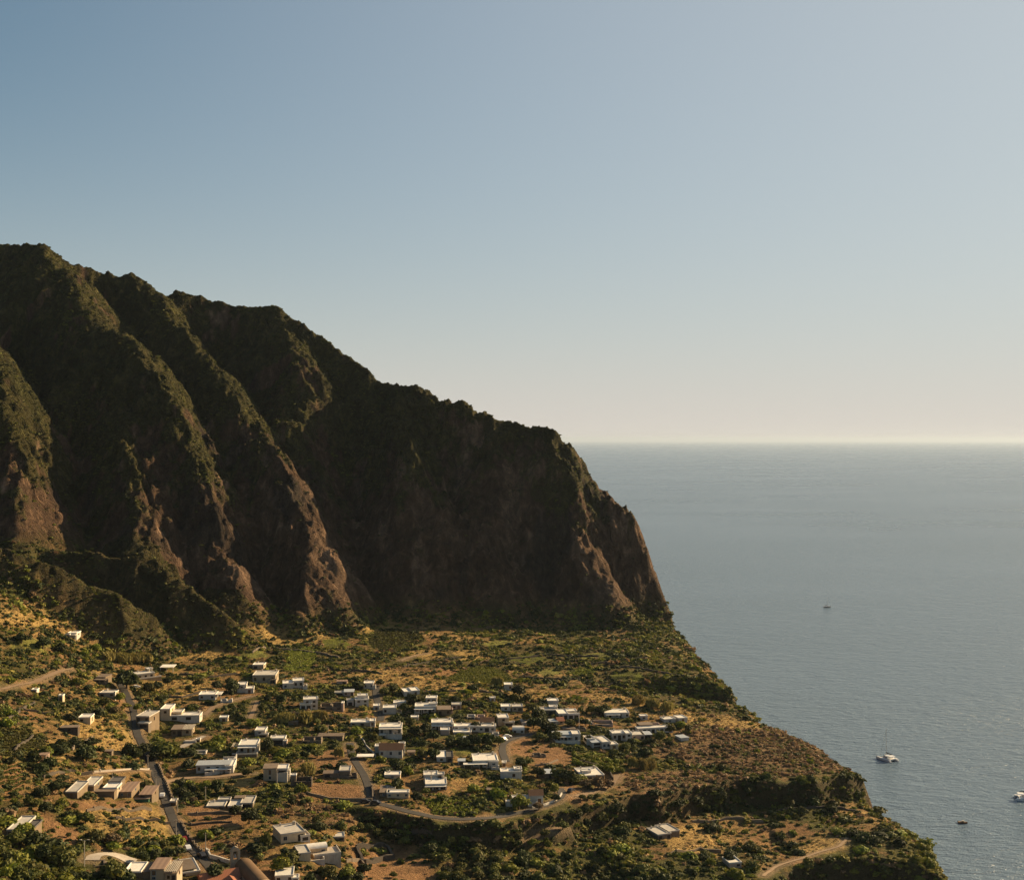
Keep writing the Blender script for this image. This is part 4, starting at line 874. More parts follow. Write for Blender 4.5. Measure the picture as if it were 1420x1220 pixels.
# ------------------------------------------------------------------ poles, cars
POLES = [(117,1203,38,'street lamp on a tall pole at the lower left ramp',1),(65,1067,20,'wooden pole beside the brick-red hut',0),(156,1086,14,'wooden pole behind the valley row',0),(205,1066,20,'wooden pole beside the dark vine rows',0),
 (216,1092,16,'short pole at the left edge of the valley road',0),(246,1126,18,'pole by the road crossing below the long track',0),(244,1158,22,'pole at the left verge of the lower road',0),(285,1112,22,'pole left of the flat slab house',0),
 (285,1180,26,'pole at the corner of the white coping wall',0),(803,1011,26,'slender white flagpole behind the red porch house',2),(514,1014,14,'pole at the end of the long lane store',0),(384,1086,18,'pole in front of the tall beige house',0),
 (455,1018,14,'pole beside the long grey shed',0),(598,1090,22,'pole beside the stacked terrace house',0)]
for u, v, h, lab, kd in POLES:
    p = at(u, v); k = p[1] / FPX; h *= k
    r = empty('street_lamp' if kd == 1 else ('flagpole' if kd == 2 else 'utility_pole'), p); tag(r, lab, ('street lamp', 'flagpole')[kd - 1] if kd else 'pole')
    MB().tube((0, 0, -1), (0, 0, h), .17, .11, 8).build('pole', M['white'] if kd == 2 else M['pole'], r)
    if kd == 1:
        MB().tube((0, 0, h - .1), (1.1, 0, h + .15), .06, .05, 6).tube((0, 0, h - .1), (-1.1, 0, h + .15), .06, .05, 6).build('bracket', M['pole'], r)
        for sx in (-1, 1): MB().box(sx*1.1 - .3, sx*1.1 + .3, -.16, .16, h + .1, h + .28).build('lamp_head', M['white'], r, bevel=.04)
    elif kd == 0:
        cb = MB().box(-.7, .7, -.06, .06, h - .6, h - .45).build('crossarm', M['wood'], r)
        for sx in (-.55, .55): MB().tube((sx, 0, h - .45), (sx, 0, h - .25), .05, .04, 6).build('insulator', M['white'], cb)

def car(u, v, rz, paint, label, kind='parked_car'):
    p = at(u, v); r = empty(kind, p + np.array([0, 0, .13]), R(rz)); tag(r, label, 'pickup' if kind == 'pickup_truck' else 'car')
    if kind == 'pickup_truck': prof = [(-2.3, .4), (2.35, .4), (2.4, .95), (1.5, 1.05), (1.0, 1.7), (-.2, 1.72), (-.3, 1.05), (-2.3, 1.05)]; g = [(1.38, 1.08), (.98, 1.62), (-.15, 1.62), (-.2, 1.08)]
    else: prof = [(-1.95, .35), (1.95, .35), (2.0, .8), (1.15, .95), (.5, 1.45), (-1.1, 1.48), (-1.8, 1.0), (-2.0, .85)]; g = [(1.0, .98), (.46, 1.4), (-1.06, 1.42), (-1.6, 1.0)]
    s = MB(); s.extrude_y(prof, -.82, .82); s.build('body', M[paint], r, bevel=.06)
    for sy in (-1, 1):
        s = MB(); a, b = (.82, .835) if sy > 0 else (-.835, -.82); s.extrude_y(g, a, b); s.build('side_window', M['glass'], r)
    for sx in (-1.25, 1.25):
        for sy in (-.78, .78):
            MB().tube((sx, sy - .1, .33), (sx, sy + .1, .33), .33, .33, 12).build('wheel', M['tyre'], r)
car(225, 1105, 100, 'car_white', 'small white car parked on the valley road below the green awning house')
car(255, 1166, 115, 'car_red', 'red car parked at the verge of the lower road')
car(260, 1178, 118, 'car_white', 'white car parked behind the red car on the lower road')
car(279, 1188, 130, 'car_dark', 'dark car on the road beside the turf terrace')
car(697, 1027, -30, 'car_white', 'white pickup parked at the village turning place', 'pickup_truck')
car(704, 1023, 10, 'car_white', 'white car at the village turning place beside the pickup')
car(189, 954, 40, 'car_white', 'white car by the big round dark tree')
car(506, 1113, 5, 'car_dark', 'dark car at the left end of the coast road')
car(521, 1115, -8, 'car_dark', 'dark car at the junction under the ploughed field')
car(792, 1098, 60, 'car_dark', 'dark car on the bare parking place above the coast road')

# ------------------------------------------------------------------ boats
def sea_at(u, v):
    D = CAMZ * FPX / (v - CV); return ((u - CU) / FPX * D, D, 0)
def hull(mb, L, W, H, yo, z0=-.5, n=9):
    rings = []
    for i in range(n):
        t = i / (n - 1); x = -L/2 + L*t; w = W/2 * (1 - .95 * max(0, (t - .45) / .55) ** 1.7) * (.86 + .14 * min(1, t * 4)); top = H * (1 + .22 * t * t)
        rings.append([(x, yo - w, top), (x, yo - w * .92, .25), (x, yo - w * .4, z0 * (1 - .6 * t ** 4)), (x, yo + w * .4, z0 * (1 - .6 * t ** 4)), (x, yo + w * .92, .25), (x, yo + w, top)][::-1])
    mb.loft(rings)
def catamaran(u, v, rz, L, label, masted=True):
    r = empty('catamaran', sea_at(u, v), R(rz)); tag(r, label, 'catamaran')
    B = L * .27
    for sy in (-1, 1):
        s = MB(); hull(s, L, L * .15, 1.35, sy * B); s.build('hull', M['gel'], r, bevel=.05)
        MB().box(-L*.5 - .7, -L*.5 + .1, sy*B - L*.05, sy*B + L*.05, .15, .5).build('transom_step', M['gel'], r)
    MB().box(-L*.40, L*.2, -B + L*.068, B - L*.068, .75, 1.5).build('bridge_deck', M['gel'], r, bevel=.08)
    s = MB(); rings = [[(x, y_, z) for x, y_ in ((-L*.22*f, -B*.78*f), (L*.13*f + dx, -B*.6*f), (L*.19*f + dx, 0), (L*.13*f + dx, B*.6*f), (-L*.22*f, B*.78*f))] for f, z, dx in ((1, 1.503, 0), (.97, 1.9, -.2), (.86, 2.6, -.6), (.7, 2.75, -.7))]
    s.loft(rings); cb = s.build('cabin', M['gel'], r)
    s = MB(); s.loft([[(x, y_, z) for x, y_ in ((-L*.17, -B*.77), (L*.12 + dx, -B*.6), (L*.185 + dx, 0), (L*.12 + dx, B*.6), (-L*.17, B*.77))] for z, dx in ((1.95, 0.0), (2.3, -.3))]); s.build('cabin_window', M['glass'], cb)
    MB().box(-L*.42, -L*.16, -B*.7, B*.7, 3.0, 3.12).box(-L*.40, -L*.39, -B*.66, -B*.63, 1.5, 3.0).box(-L*.40, -L*.39, B*.63, B*.66, 1.5, 3.0).build('cockpit_roof', M['gel'], r)
    s = MB(); s.box(L*.2, L*.42, -B*.75, B*.75, .95, 1.0).build('trampoline', M['canvas'], r)
    for sy in (-1, 1):
        s = MB()
        for x in np.linspace(-L*.42, L*.42, 7): s.tube((x, sy*(B + L*.045), 1.3), (x, sy*(B + L*.045), 2.05), .03, .03, 5)
        s.tube((-L*.42, sy*(B + L*.045), 2.05), (L*.42, sy*(B + L*.045), 2.05), .025, .025, 5); s.build('railing', M['spar'], r)
    if masted:
        mh = 1.42 * L
        MB().tube((L*.06, 0, 2.7), (L*.06, 0, mh + 2.5), .14, .10, 8).build('mast', M['spar'], r)
        MB().tube((L*.05, 0, 4.0), (-L*.36, 0, 3.9), .1, .09, 7).build('boom', M['spar'], r)
        MB().tube((L*.03, 0, 4.3), (-L*.34, 0, 4.15), .36, .24, 8).build('furled_sail', M['canvas'], r)
        MB().tube((L*.47, 0, 1.4), (L*.06, 0, mh + 1.5), .07, .05, 5).build('forestay', M['spar'], r)
    return r
catamaran(1230, 1053, 118, 12.0, 'white anchored catamaran with bare mast below the scarp end')
catamaran(1425, 1108, -12, 12.5, 'white catamaran cut by the right edge of the view')
r = empty('sailing_boat', sea_at(1147, 842), R(8)); tag(r, 'small dark sailing boat far out beside a streak of dark water', 'sailing boat')
s = MB(); hull(s, 8.5, 2.6, 1.2, 0); s.build('hull', M['spar'], r, bevel=.04)
MB().box(-1.6, 1.6, -.8, .8, 1.2, 1.75).build('cabin', M['gel'], r, bevel=.1)
MB().tube((.6, 0, 1.6), (.6, 0, 12.5), .1, .07, 7).build('mast', M['spar'], r)
MB().tube((.5, 0, 2.7), (-3.2, 0, 2.6), .2, .15, 7).build('boom', M['canvas'], r)
r = empty('motor_dinghy', sea_at(1335, 1141), R(-12)); tag(r, 'small open motor boat on the near water below the catamarans', 'dinghy')
s = MB(); hull(s, 4.8, 1.9, .75, 0, -.3); s.build('hull', M['wood'], r, bevel=.03)
MB().box(-.5, .7, -.45, .45, .75, 1.35).build('console', M['cream'], r, bevel=.08)
MB().box(-2.55, -2.25, -.2, .2, .3, 1.2).build('outboard_motor', M['tyre'], r, bevel=.05)

# ------------------------------------------------------------------ leaf clumps
def leaf_cloud(n, seed, lobes, leaf, core=True, upright=False):
    """many leaf-sized quads over a set of lobes (cx, cy, cz, rx, rz); returns vertices (4n,3), shade (4n)"""
    g = np.random.default_rng(seed)
    w = np.array([l[3] ** 2 for l in lobes]); w = w / w.sum()
    pick = g.choice(len(lobes), n, p=w)
    L = np.array(lobes)[pick]
    d = g.normal(size=(n, 3)); d /= np.linalg.norm(d, axis=1)[:, None]
    d[:, 2] = np.where(d[:, 2] < -.35, -d[:, 2], d[:, 2])
    lump = 1 + .16 * np.sin(d[:, 0] * 7 + seed) * np.cos(d[:, 1] * 6 + 2 * seed) + .10 * np.sin(d[:, 2] * 9)
    rad = lump * (0.72 + .34 * g.random(n) ** .6)
    P = np.stack([L[:, 0] + d[:, 0] * L[:, 3] * rad, L[:, 1] + d[:, 1] * L[:, 3] * rad, L[:, 2] + d[:, 2] * L[:, 4] * rad], 1)
    nrm = d + g.normal(size=(n, 3)) * .55; nrm /= np.linalg.norm(nrm, axis=1)[:, None]
    a = np.cross(nrm, g.normal(size=(n, 3))); a /= np.linalg.norm(a, axis=1)[:, None]
    b = np.cross(nrm, a)
    s = leaf * (.6 + .8 * g.random(n))[:, None]
    asp = (.55 + .4 * g.random(n))[:, None]
    if upright: a = np.stack([.15 * g.normal(size=n), .15 * g.normal(size=n), np.ones(n)], 1); asp = np.full((n, 1), .16)
    V = np.stack([P - a * s - b * s * asp * .6, P - a * s * .2 + b * s * asp, P + a * s + b * s * asp * .5, P + a * s * .2 - b * s * asp], 1)
    t = np.repeat(.75 + .5 * g.random(n), 4)
    V = V.reshape(-1, 3)
    if core:
        for l in lobes:
            th = np.linspace(0, 2 * pi, 9)[:-1]
            rings = []
            for ph in (-.5, 0.1, .7, 1.25):
                rings.append(np.stack([l[0] + l[3] * .74 * cos(ph) * np.cos(th), l[1] + l[3] * .74 * cos(ph) * np.sin(th), np.full(8, l[2] + l[4] * .74 * sin(ph))], 1))
            for r0, r1 in zip(rings[:-1], rings[1:]):
                q = np.stack([r0, np.roll(r0, -1, 0), np.roll(r1, -1, 0), r1], 1).reshape(-1, 3)
                V = np.r_[V, q]; t = np.r_[t, np.full(len(q), .8)]
            top = rings[-1]
            q = np.stack([top[[0, 4]], top[[1, 5]], top[[2, 6]], top[[3, 7]]], 1).reshape(-1, 3); V = np.r_[V, q]; t = np.r_[t, np.full(len(q), .8)]
    return V, t

TINTS = {'dark': (.040, .047, .010), 'olive': (.095, .093, .017), 'bright': (.16, .165, .018), 'yellow': (.20, .16, .035), 'brown': (.15, .10, .045), 'heath': (.23, .135, .07)}
def quads_for(n): return np.arange(n).reshape(-1, 4)
def cloud_mesh(name, n, seed, lobes, leaf, tint, **k):
    V, t = leaf_cloud(n, seed, lobes, leaf, **k)
    g = np.random.default_rng(seed + 5)
    c = np.array(TINTS[tint]) * t[:, None]
    c = c * (1 + .18 * np.repeat(g.normal(size=(len(t) // 4, 1)), 4, 0) * np.array([1.0, .6, .4]))
    return mesh_np(name, V, quads_for(len(V)), M['leaf'], np.clip(c, .004, 1))

def tree_lobes(seed, k):
    g = np.random.default_rng(seed); out = [(0, 0, .52, .34, .30)]
    for i in range(k):
        a = 2 * pi * i / k + g.random(); r = .2 + .12 * g.random()
        out.append((r * cos(a), r * sin(a), .40 + .25 * g.random(), .17 + .10 * g.random(), .15 + .09 * g.random()))
    return out
CROWN = {}; BUSH = {}; CANE = []
for t in ('dark', 'olive', 'bright', 'brown'):
    CROWN[t] = [cloud_mesh('crown', 620, 40 + i, tree_lobes(70 + i, 5 + i % 3), .062, t) for i in range(4)]
for t in ('dark', 'olive', 'bright', 'yellow', 'brown', 'heath'):
    BUSH[t] = [cloud_mesh('foliage', 190, 140 + i, [(0, 0, .22, .40, .34), (.22, .1, .16, .28, .26), (-.2, -.12, .15, .27, .24)], .085, t) for i in range(4)]
for i in range(3):
    V, tt = leaf_cloud(420, 300 + i, [(0, 0, .45, .42, .42), (.25, .1, .4, .3, .38), (-.25, -.1, .38, .3, .36)], .30, core=False, upright=True)
    CANE.append(mesh_np('canes', V, quads_for(len(V)), M['leaf'], np.array((.20, .155, .045)) * tt[:, None]))
TRUNK = []
for i in range(3):
    b = MB(); b.tube((0, 0, -.12), (.02, .01, .22), .045, .032, 7)
    for a in (0.3, 2.3, 4.4): b.tube((.02, .01, .2), (.02 + .2 * cos(a + i), .01 + .2 * sin(a + i), .45), .026, .012, 6)
    me = bpy.data.meshes.new('trunk'); me.from_pydata(b.v, [], b.f); me.materials.append(M['bark']); TRUNK.append(me)

def near_phrase(x, y, kinds=NAMED):
    """which named house stands nearest and on which side of it this plant is"""
    best = min(kinds, key=lambda n: (n[0] - x) ** 2 + ((n[1] - y) * .8) ** 2)
    dx, dy = x - best[0], y - best[1]
    if abs(dx) * 1.2 > abs(dy): return ('right of ' if dx > 0 else 'left of ') + best[2]
    return ('behind ' if dy > 0 else 'in front of ') + best[2]

# ------------------------------------------------------------------ the trees one can tell apart: u, v of the foot, width in pixels, tone
TREES = """176,954,30,d 207,964,22,o 217,959,18,d 195,968,16,o 190,986,12,b 232,951,14,d 226,1053,34,o 241,1047,22,o 180,1049,26,d 199,1049,22,d 213,1054,16,d
324,961,22,d 380,969,16,o 390,977,18,d 371,974,14,d 398,968,14,d 364,986,14,o 496,956,18,d 545,962,16,o 533,964,14,o 527,951,14,d 560,986,14,d 570,976,16,d 580,973,12,o
575,1022,20,d 591,1017,18,d 601,1027,18,d 585,1037,16,d 570,1007,16,o 607,1042,14,d 549,1066,18,d 557,1064,14,o 486,1042,12,b 488,1052,12,o 370,1047,15,d 373,1042,13,d 632,977,16,d 655,959,14,d
720,966,20,d 714,974,16,o 731,974,16,o 625,1035,18,d 640,1035,20,d 657,1035,22,d 676,1035,20,d 691,1033,14,o 600,1052,20,d 586,1052,16,o 738,987,16,o 745,997,20,d 740,1010,20,d 752,1014,22,d 763,1018,20,d
771,1026,18,o 730,1001,14,o 748,1028,18,o 831,991,18,d 820,990,16,o 838,987,14,d 812,1007,16,d 791,1008,16,o 800,1005,14,d 816,1030,13,d 722,1064,16,d 745,1077,18,d 776,1082,22,o 786,1085,24,d 796,1087,18,o
812,1092,18,n 829,1094,20,n 843,1093,18,n 808,1109,11,o 818,1109,11,o 828,1107,11,o 698,1101,20,d 720,1122,26,b 747,1123,16,n 762,1094,14,o 769,1100,16,b 770,1111,14,d 551,1092,20,d 577,1111,17,d 590,1102,12,o
535,1150,20,o 545,1169,24,d 560,1172,18,o 525,1161,16,o 569,1169,16,d 500,1151,14,o 490,1153,10,o 512,1152,14,d 390,1208,27,b 346,1142,27,d 326,1131,17,d 370,1176,14,o 405,1116,12,d 420,1116,10,d 440,1142,14,o
200,1196,18,d 215,1194,20,d 232,1191,22,d 246,1186,18,d 226,1176,14,o 297,1216,28,d 185,1173,12,b 262,1096,16,b 276,1106,14,o 268,1113,12,n 301,1101,22,d 286,1096,18,b 318,1099,16,d 45,1176,34,d 62,1197,36,d
86,1202,34,o 97,1196,20,o 20,1173,24,o 35,1166,30,b 8,1216,20,b 26,1219,22,o 46,1221,24,o 66,1223,20,b 101,1221,20,d 158,1223,38,o 116,1223,20,d 60,1106,22,d 75,1101,20,d 50,1119,16,o 40,1116,14,o 62,1129,20,d
20,1106,12,d 22,1123,16,d 92,1119,10,o 104,1121,12,o 84,1121,10,o 118,1141,22,o 105,1136,16,o 130,1171,26,o 156,1171,26,n 166,1166,18,o 95,1161,8,d 97,1167,7,d 68,1069,22,d 45,1066,14,o 120,1057,26,d
128,1036,22,d 100,1034,14,d 134,905,16,b 117,911,14,b 150,897,14,o 84,905,18,d 60,900,20,d 30,892,22,d 110,952,14,o 121,958,12,d 160,988,14,n 166,973,14,b 145,978,14,o 112,985,10,o 300,955,14,d 318,950,12,d
262,960,12,o 275,952,14,o 440,1005,12,o 463,1004,12,d 458,963,10,o 640,1172,10,o 930,1015,14,o 945,1010,14,b 915,1028,16,o 900,1032,14,d 928,1035,12,d 876,1035,14,d 868,1040,12,o 850,1050,14,o 955,1015,12,o
660,1012,14,d 700,1015,12,o 640,1006,12,d 730,1062,12,o 690,1092,14,o 655,1100,16,b 612,1110,12,o 400,1075,16,b 415,1080,14,n 402,1062,12,o 344,1075,14,o 410,1050,12,o 440,1050,14,o 395,1185,14,d 360,1195,14,o
470,1190,12,d 505,1212,20,d 480,1218,24,b 455,1220,22,o 545,1216,10,o 1012,1196,14,d 985,1200,14,b 960,1190,12,d 905,1128,16,d 940,1122,18,d 880,1125,20,d 855,1130,22,d 835,1140,18,o 865,1150,16,o 1000,1110,20,d
1040,1102,18,d 1020,1115,16,o 800,1140,18,d 815,1150,16,d 780,1150,16,o 755,1160,14,o 740,1172,14,b 760,1176,14,b 720,1165,14,o 700,1172,14,o""".split()
TONE = {'d': 'dark', 'o': 'olive', 'b': 'bright', 'n': 'brown'}
ADJ = {'dark': 'dark green', 'olive': 'olive green', 'bright': 'bright green', 'brown': 'brownish'}
LABELS = {}
def named(label, o, cat):
    """several that nothing tells apart share the label and then a group"""
    LABELS.setdefault(label, []).append(o); tag(o, label, cat)
rt = random.Random(5)
TREE_AT = []
for i, s in enumerate(TREES):
    u, v, w, t = s.split(','); u, v, w = int(u), int(v), int(w); tone = TONE[t]
    p = at(u, v); sz = w * p[1] / FPX * 1.12
    r = empty('tree', p, rt.random() * 6.28); hz = rt.uniform(.8, 1.12)
    if u in (370, 373): hz = 2.0
    r.scale = (sz * rt.uniform(.8, 1.2), sz * rt.uniform(.8, 1.2), sz * hz)
    link('trunk', TRUNK[i % 3], r); link('crown', CROWN[tone][rt.randrange(4)], r, (0, 0, -.14))
    size = 'tall' if hz > 1.5 else ('large' if sz > 7.5 else ('small' if sz < 4.2 else 'round'))
    named(f"{size} {ADJ[tone]} tree {near_phrase(p[0], p[1])}", r, 'tree')
    TREE_AT.append((p[0], p[1], sz * .4))
# the planted grove: round bushes in loose rows
gi = 0
GROVE = [(592,1152),(640,1154),(690,1186),(694,1226),(616,1226),(586,1190)]
g0, g1 = at(586, 1226), at(694, 1150)
for yy in np.arange(g0[1], g1[1] + 20, 5.2):
    for xx in np.arange(g0[0] - 5, g1[0] + 20, 5.6):
        x, y = xx + rt.uniform(-1.1, 1.1), yy + rt.uniform(-1.1, 1.1); z = float(ground(x, y)); u, v = proj(x, y, z)
        if not inpoly(np.array([u]), np.array([v]), GROVE)[0] or rt.random() < .08: continue
        sz = rt.uniform(3.6, 5.6); r = empty('grove_bush', (x, y, z), rt.random() * 6.28); r.scale = (sz, sz, sz * rt.uniform(.8, 1))
        link('trunk', TRUNK[gi % 3], r); link('crown', CROWN['olive' if rt.random() < .6 else 'dark'][rt.randrange(4)], r, (0, 0, -.16))
        tag(r, 'round olive green bush in the planted grove right of the stone pen', 'bush', 'round bushes of the planted grove'); gi += 1
        TREE_AT.append((x, y, sz * .4))
# stands of giant cane
for u, v, w in [(150,916,22),(166,918,26),(184,918,26),(201,917,20),(395,1002,26),(424,1001,28),(444,999,18),(878,1065,16),(891,1067,17),(903,1067,16),(428,1074,24),(885,976,20),(905,981,20),(925,986,18),(690,950,16),(470,1050,14)]:
    p = at(u, v); sz = w * p[1] / FPX * 1.1
    o = link('cane_thicket', CANE[u % 3], None, p, u * .7); o.scale = (sz, sz * .8, min(sz, 5.5) * .8)
    named(f"yellowish cane thicket {near_phrase(p[0], p[1])}", o, 'canes'); TREE_AT.append((p[0], p[1], sz * .4))
# bright leafy strip above the broad stone house
for k, uu in enumerate(np.arange(797, 862, 4.2)):
    for vv in (1050 + (uu - 797) * .13, 1055 + (uu - 797) * .16, 1060 + (uu - 797) * .16):
        p = at(uu + rt.uniform(-1.5, 1.5), vv + rt.uniform(-1, 1)); sz = rt.uniform(2.4, 3.8)
        o = link('leafy_bush', BUSH['bright'][rt.randrange(4)], None, p, rt.random() * 6); o.scale = (sz, sz, sz * .95)
        tag(o, 'bright green leafy bush in the dense strip above the broad stone house', 'bush', 'bright bushes in the leafy strip'); TREE_AT.append((p[0], p[1], 1.2))

# ------------------------------------------------------------------ scrub
free = 1 - rmask.copy()
for k in (2, 4, 6): free *= 1 - .92 * np.roll(rmask, -k, 0) * (stp < .25)     # verges kept low on the near side of the roads
for (x, y, hw, hd, rz) in FOOT:
    r = int(max(hw, hd) * 1.5) + 2; i0, j0 = int(x - GX0), int(y - GY0)
    sl = (slice(max(j0 - r, 0), j0 + r + 1), slice(max(i0 - r, 0), i0 + r + 1))
    a = R(rz); X_, Y_ = GXX[sl] - x, GYY[sl] - y
    ins = (np.abs(X_ * cos(a) + Y_ * sin(a)) < hw + .5) & (np.abs(-X_ * sin(a) + Y_ * cos(a)) < hd + .5)
    free[sl] = np.where(ins, 0, free[sl])
K = {k: KIND.get(k, 0 * HH) for k in ('soil', 'dry', 'green', 'lime', 'heath', 'scrub')}
hedge = sst(.30, .6, SLOPE) * (1 - ROCK)
clus = sst(.05, .45, n2 * .9 + .5 * n1 + .12)
dens = .16 + .95 * clus + .7 * hedge + 1.0 * K['scrub'] * (.2 + .9 * clus) + .55 * K['heath']
dens = dens * (1 - .85 * K['soil']) * (1 - .7 * K['dry']) * (1 - .93 * np.maximum(K['green'], K['lime']))
dens = np.maximum(dens, 2.2 * stp * sst(.1, .6, n2 + .9))
inview = (np.abs(GXX) < .45 * GYY + 12) & (GYY > 300) & (VV < 1260) & (HH > 6)
dens = dens * free * (1 - ROCK) * inview * (GYY < 960)
dm = (.12 + cover * 1.0) * ROCK * inview * (HH > 8) * free

def sample(D_, n, g):
    c_ = np.cumsum(D_.ravel()); pick = np.searchsorted(c_, g.random(n) * c_[-1])
    j, i = np.unravel_index(np.minimum(pick, D_.size - 1), D_.shape)
    return gx[i] + g.random(n) - .5, gy[j] + g.random(n) - .5, j, i
gr = np.random.default_rng(77)
NP, NM = 32000, 60000
x, y, jj, ii = sample(dens, NP, gr)
rad = np.clip(np.exp(gr.normal(-.08, .45, NP)), .4, 2.8) * (1 - .3 * K['heath'][jj, ii])
tone = np.clip(.5 + .8 * fbm(x / 18, y / 18, 401, 3) + .28 * gr.normal(size=NP), 0, 1)
tcol = lambda t: np.stack([np.interp(t, [0, .35, .6, .85, 1], [TINTS[k][c] for k in ('dark', 'dark', 'olive', 'bright', 'yellow')]) for c in range(3)], 1)
col = tcol(tone)
hm = (K['heath'][jj, ii] * .7 > gr.random(NP)) | (gr.random(NP) < .07)
col[hm] = np.array(TINTS['heath']) * (.7 + .5 * gr.random((hm.sum(), 1)))
big = np.argsort(-rad / y)
order = [k for k in big if not hm[k]][:300]
keep = np.ones(NP, bool)
for k in order:
    keep[k] = False
    t = tone[k]; nm = 'dark' if t < .48 else ('olive' if t < .74 else 'bright')
    s = rad[k] * 2.3
    o = link('bush', BUSH[nm][int(k) % 4], None, (x[k], y[k], float(ground(x[k], y[k])) - .1), float(gr.random() * 6.28)); o.scale = (s * (.75 + .5 * gr.random()), s * (.8 + .7 * gr.random()), s * (.65 + .4 * gr.random()))
    named(f"{ADJ[nm]} bush {near_phrase(x[k], y[k])}", o, 'bush')
for lab, obs in LABELS.items():
    if len(obs) > 1:
        for o in obs: o['group'] = lab.replace(' tree ', ' trees ').replace(' bush ', ' bushes ').replace(' thicket ', ' thickets ')

PROTO = {n: [leaf_cloud(n, 500 + i, [(0, 0, .25, .8, .62)] if n < 30 else [(0, 0, .3, .75, .62), (.45, .2, .2, .5, .45), (-.4, -.25, .2, .5, .42)], .42 if n < 30 else .28, core=(n >= 30)) for i in range(6)] for n in (16, 26, 60)}
def scrub(name, x, y, rad, col, n, seed, hz=.85, sink=.12):
    g = np.random.default_rng(seed); Vs, Cs = [], []
    z = ground(x, y) - sink * rad; var = g.integers(0, 6, len(x)); a = g.random(len(x)) * 6.28
    for k in range(6):
        m_ = var == k
        if not m_.any(): continue
        V, t = PROTO[n][k]
        ca, sa = np.cos(a[m_])[:, None], np.sin(a[m_])[:, None]; r = rad[m_][:, None]
        st = 1.25 - .55 * g.random((m_.sum(), 1)); st2 = .8 + .9 * g.random((m_.sum(), 1)) ** 2
        X_ = x[m_][:, None] + r * (V[None, :, 0] * ca * st2 - V[None, :, 1] * sa * st)
        Y_ = y[m_][:, None] + r * (V[None, :, 0] * sa * st2 + V[None, :, 1] * ca * st)
        Z_ = z[m_][:, None] + r * hz * V[None, :, 2] * (1.0 if np.isscalar(hz) else 1)
        Vs.append(np.stack([X_, Y_, Z_], -1).reshape(-1, 3)); Cs.append((col[m_][:, None, :] * t[None, :, None]).reshape(-1, 3))
    V = np.concatenate(Vs); C_ = np.concatenate(Cs)
    return tag(link(name, mesh_np(name, V, quads_for(len(V)), M['leaf'], C_)), kind='stuff')
nearm = keep & (y < 620); farm = keep & (y >= 620)
scrub('scrub', x[nearm], y[nearm], rad[nearm], col[nearm], 60, 1)
scrub('distant_scrub', x[farm], y[farm], rad[farm], col[farm], 26, 2)
x, y, jj, ii = sample(dm, NM, gr)
rad = np.clip(np.exp(gr.normal(-.35, .4, NM)), .35, 2.0)
t = np.clip(.42 + .6 * fbm(x / 25, y / 25, 421, 3) + .2 * gr.normal(size=NM), 0, .8)
scrub('mountain_scrub', x, y, rad, tcol(t) * .80, 16, 3, .62, .3)
# dry grass tufts on open ground
gd = (.25 + K['dry'] * 1.4 + .5 * sst(.0, .5, -n1)) * (1 - ROCK) * free * inview * (1 - K['soil'] * .9) * (1 - K['scrub'] * .6) * (1 - np.maximum(K['green'], K['lime'])) * (GYY < 800)
NG = 15000
x, y, jj, ii = sample(gd, NG, gr)
gcol = np.array((.46, .30, .105))[None] * (.65 + .6 * gr.random((NG, 1))) * np.array([1, 1, 1])[None]
gcol[gr.random(NG) < .35] = (.15, .125, .04)
scrub('dry_grass', x, y, np.clip(np.exp(gr.normal(-.75, .35, NG)), .25, 1.0), gcol, 16, 4, .55, .05)

# ------------------------------------------------------------------ vineyards: rows of vines
VINES = [([(535,1107),(567,1107),(582,1128),(552,1122)], 8, 2.0, .75, 'bright'), ([(585,1107),(640,1108),(664,1122),(662,1131),(602,1130)], 8, 2.0, .8, 'bright'),
 ([(0,1056),(34,1058),(32,1100),(0,1102)], 4, 2.6, .7, 'olive'), ([(-30,1004),(40,1012),(64,1030),(40,1050),(-30,1050)], 28, 2.4, .75, 'olive'),
 ([(178,1058),(205,1057),(206,1066),(179,1066)], -4, 2.2, .7, 'dark'), ([(500,880),(540,870),(585,878),(590,888),(560,902),(520,900)], 60, 2.6, .6, 'olive'),
 ([(394,930),(400,902),(432,894),(440,912),(430,930)], 20, 2.6, .7, 'bright'), ([(617,944),(640,928),(672,922),(700,930),(716,946),(690,950),(650,946)], 55, 2.6, .55, 'bright'),
 ([(784,934),(800,926),(822,925),(826,932),(806,937)], 60, 2.6, .6, 'bright'), ([(1126,1130),(1190,1125),(1210,1140),(1150,1150)], 30, 3.0, .7, 'bright'), ([(592,1094),(612,1094),(614,1103),(596,1103)], 6, 1.8, .6, 'bright')]
for k, (poly, ang, sp, r0, tn) in enumerate(VINES):
    P = np.array([at(u, v)[:2] for u, v in poly]); c0 = P.mean(0); ext = np.abs(P - c0).max() * 1.5
    a = R(ang); d1 = np.array((sin(a), cos(a))); d2 = np.array((cos(a), -sin(a)))
    s, q = np.meshgrid(np.arange(-ext, ext, .95), np.arange(-ext, ext, sp)); s = s.ravel() + gr.normal(size=s.size) * .12; q = q.ravel() + gr.normal(size=q.size) * .1
    X_ = c0[0] + s * d1[0] + q * d2[0]; Y_ = c0[1] + s * d1[1] + q * d2[1]
    u, v = proj(X_, Y_, ground(X_, Y_)); ok = inpoly(u, v, poly) & (gr.random(len(u)) > .08) & (ground(X_, Y_, free) > .5)
    n = ok.sum()
    if n < 3: continue
    scrub('vineyard', X_[ok], Y_[ok], r0 * (.75 + .5 * gr.random(n)), np.array(TINTS[tn])[None] * (.8 + .4 * gr.random((n, 1))), 26, 50 + k, .95)

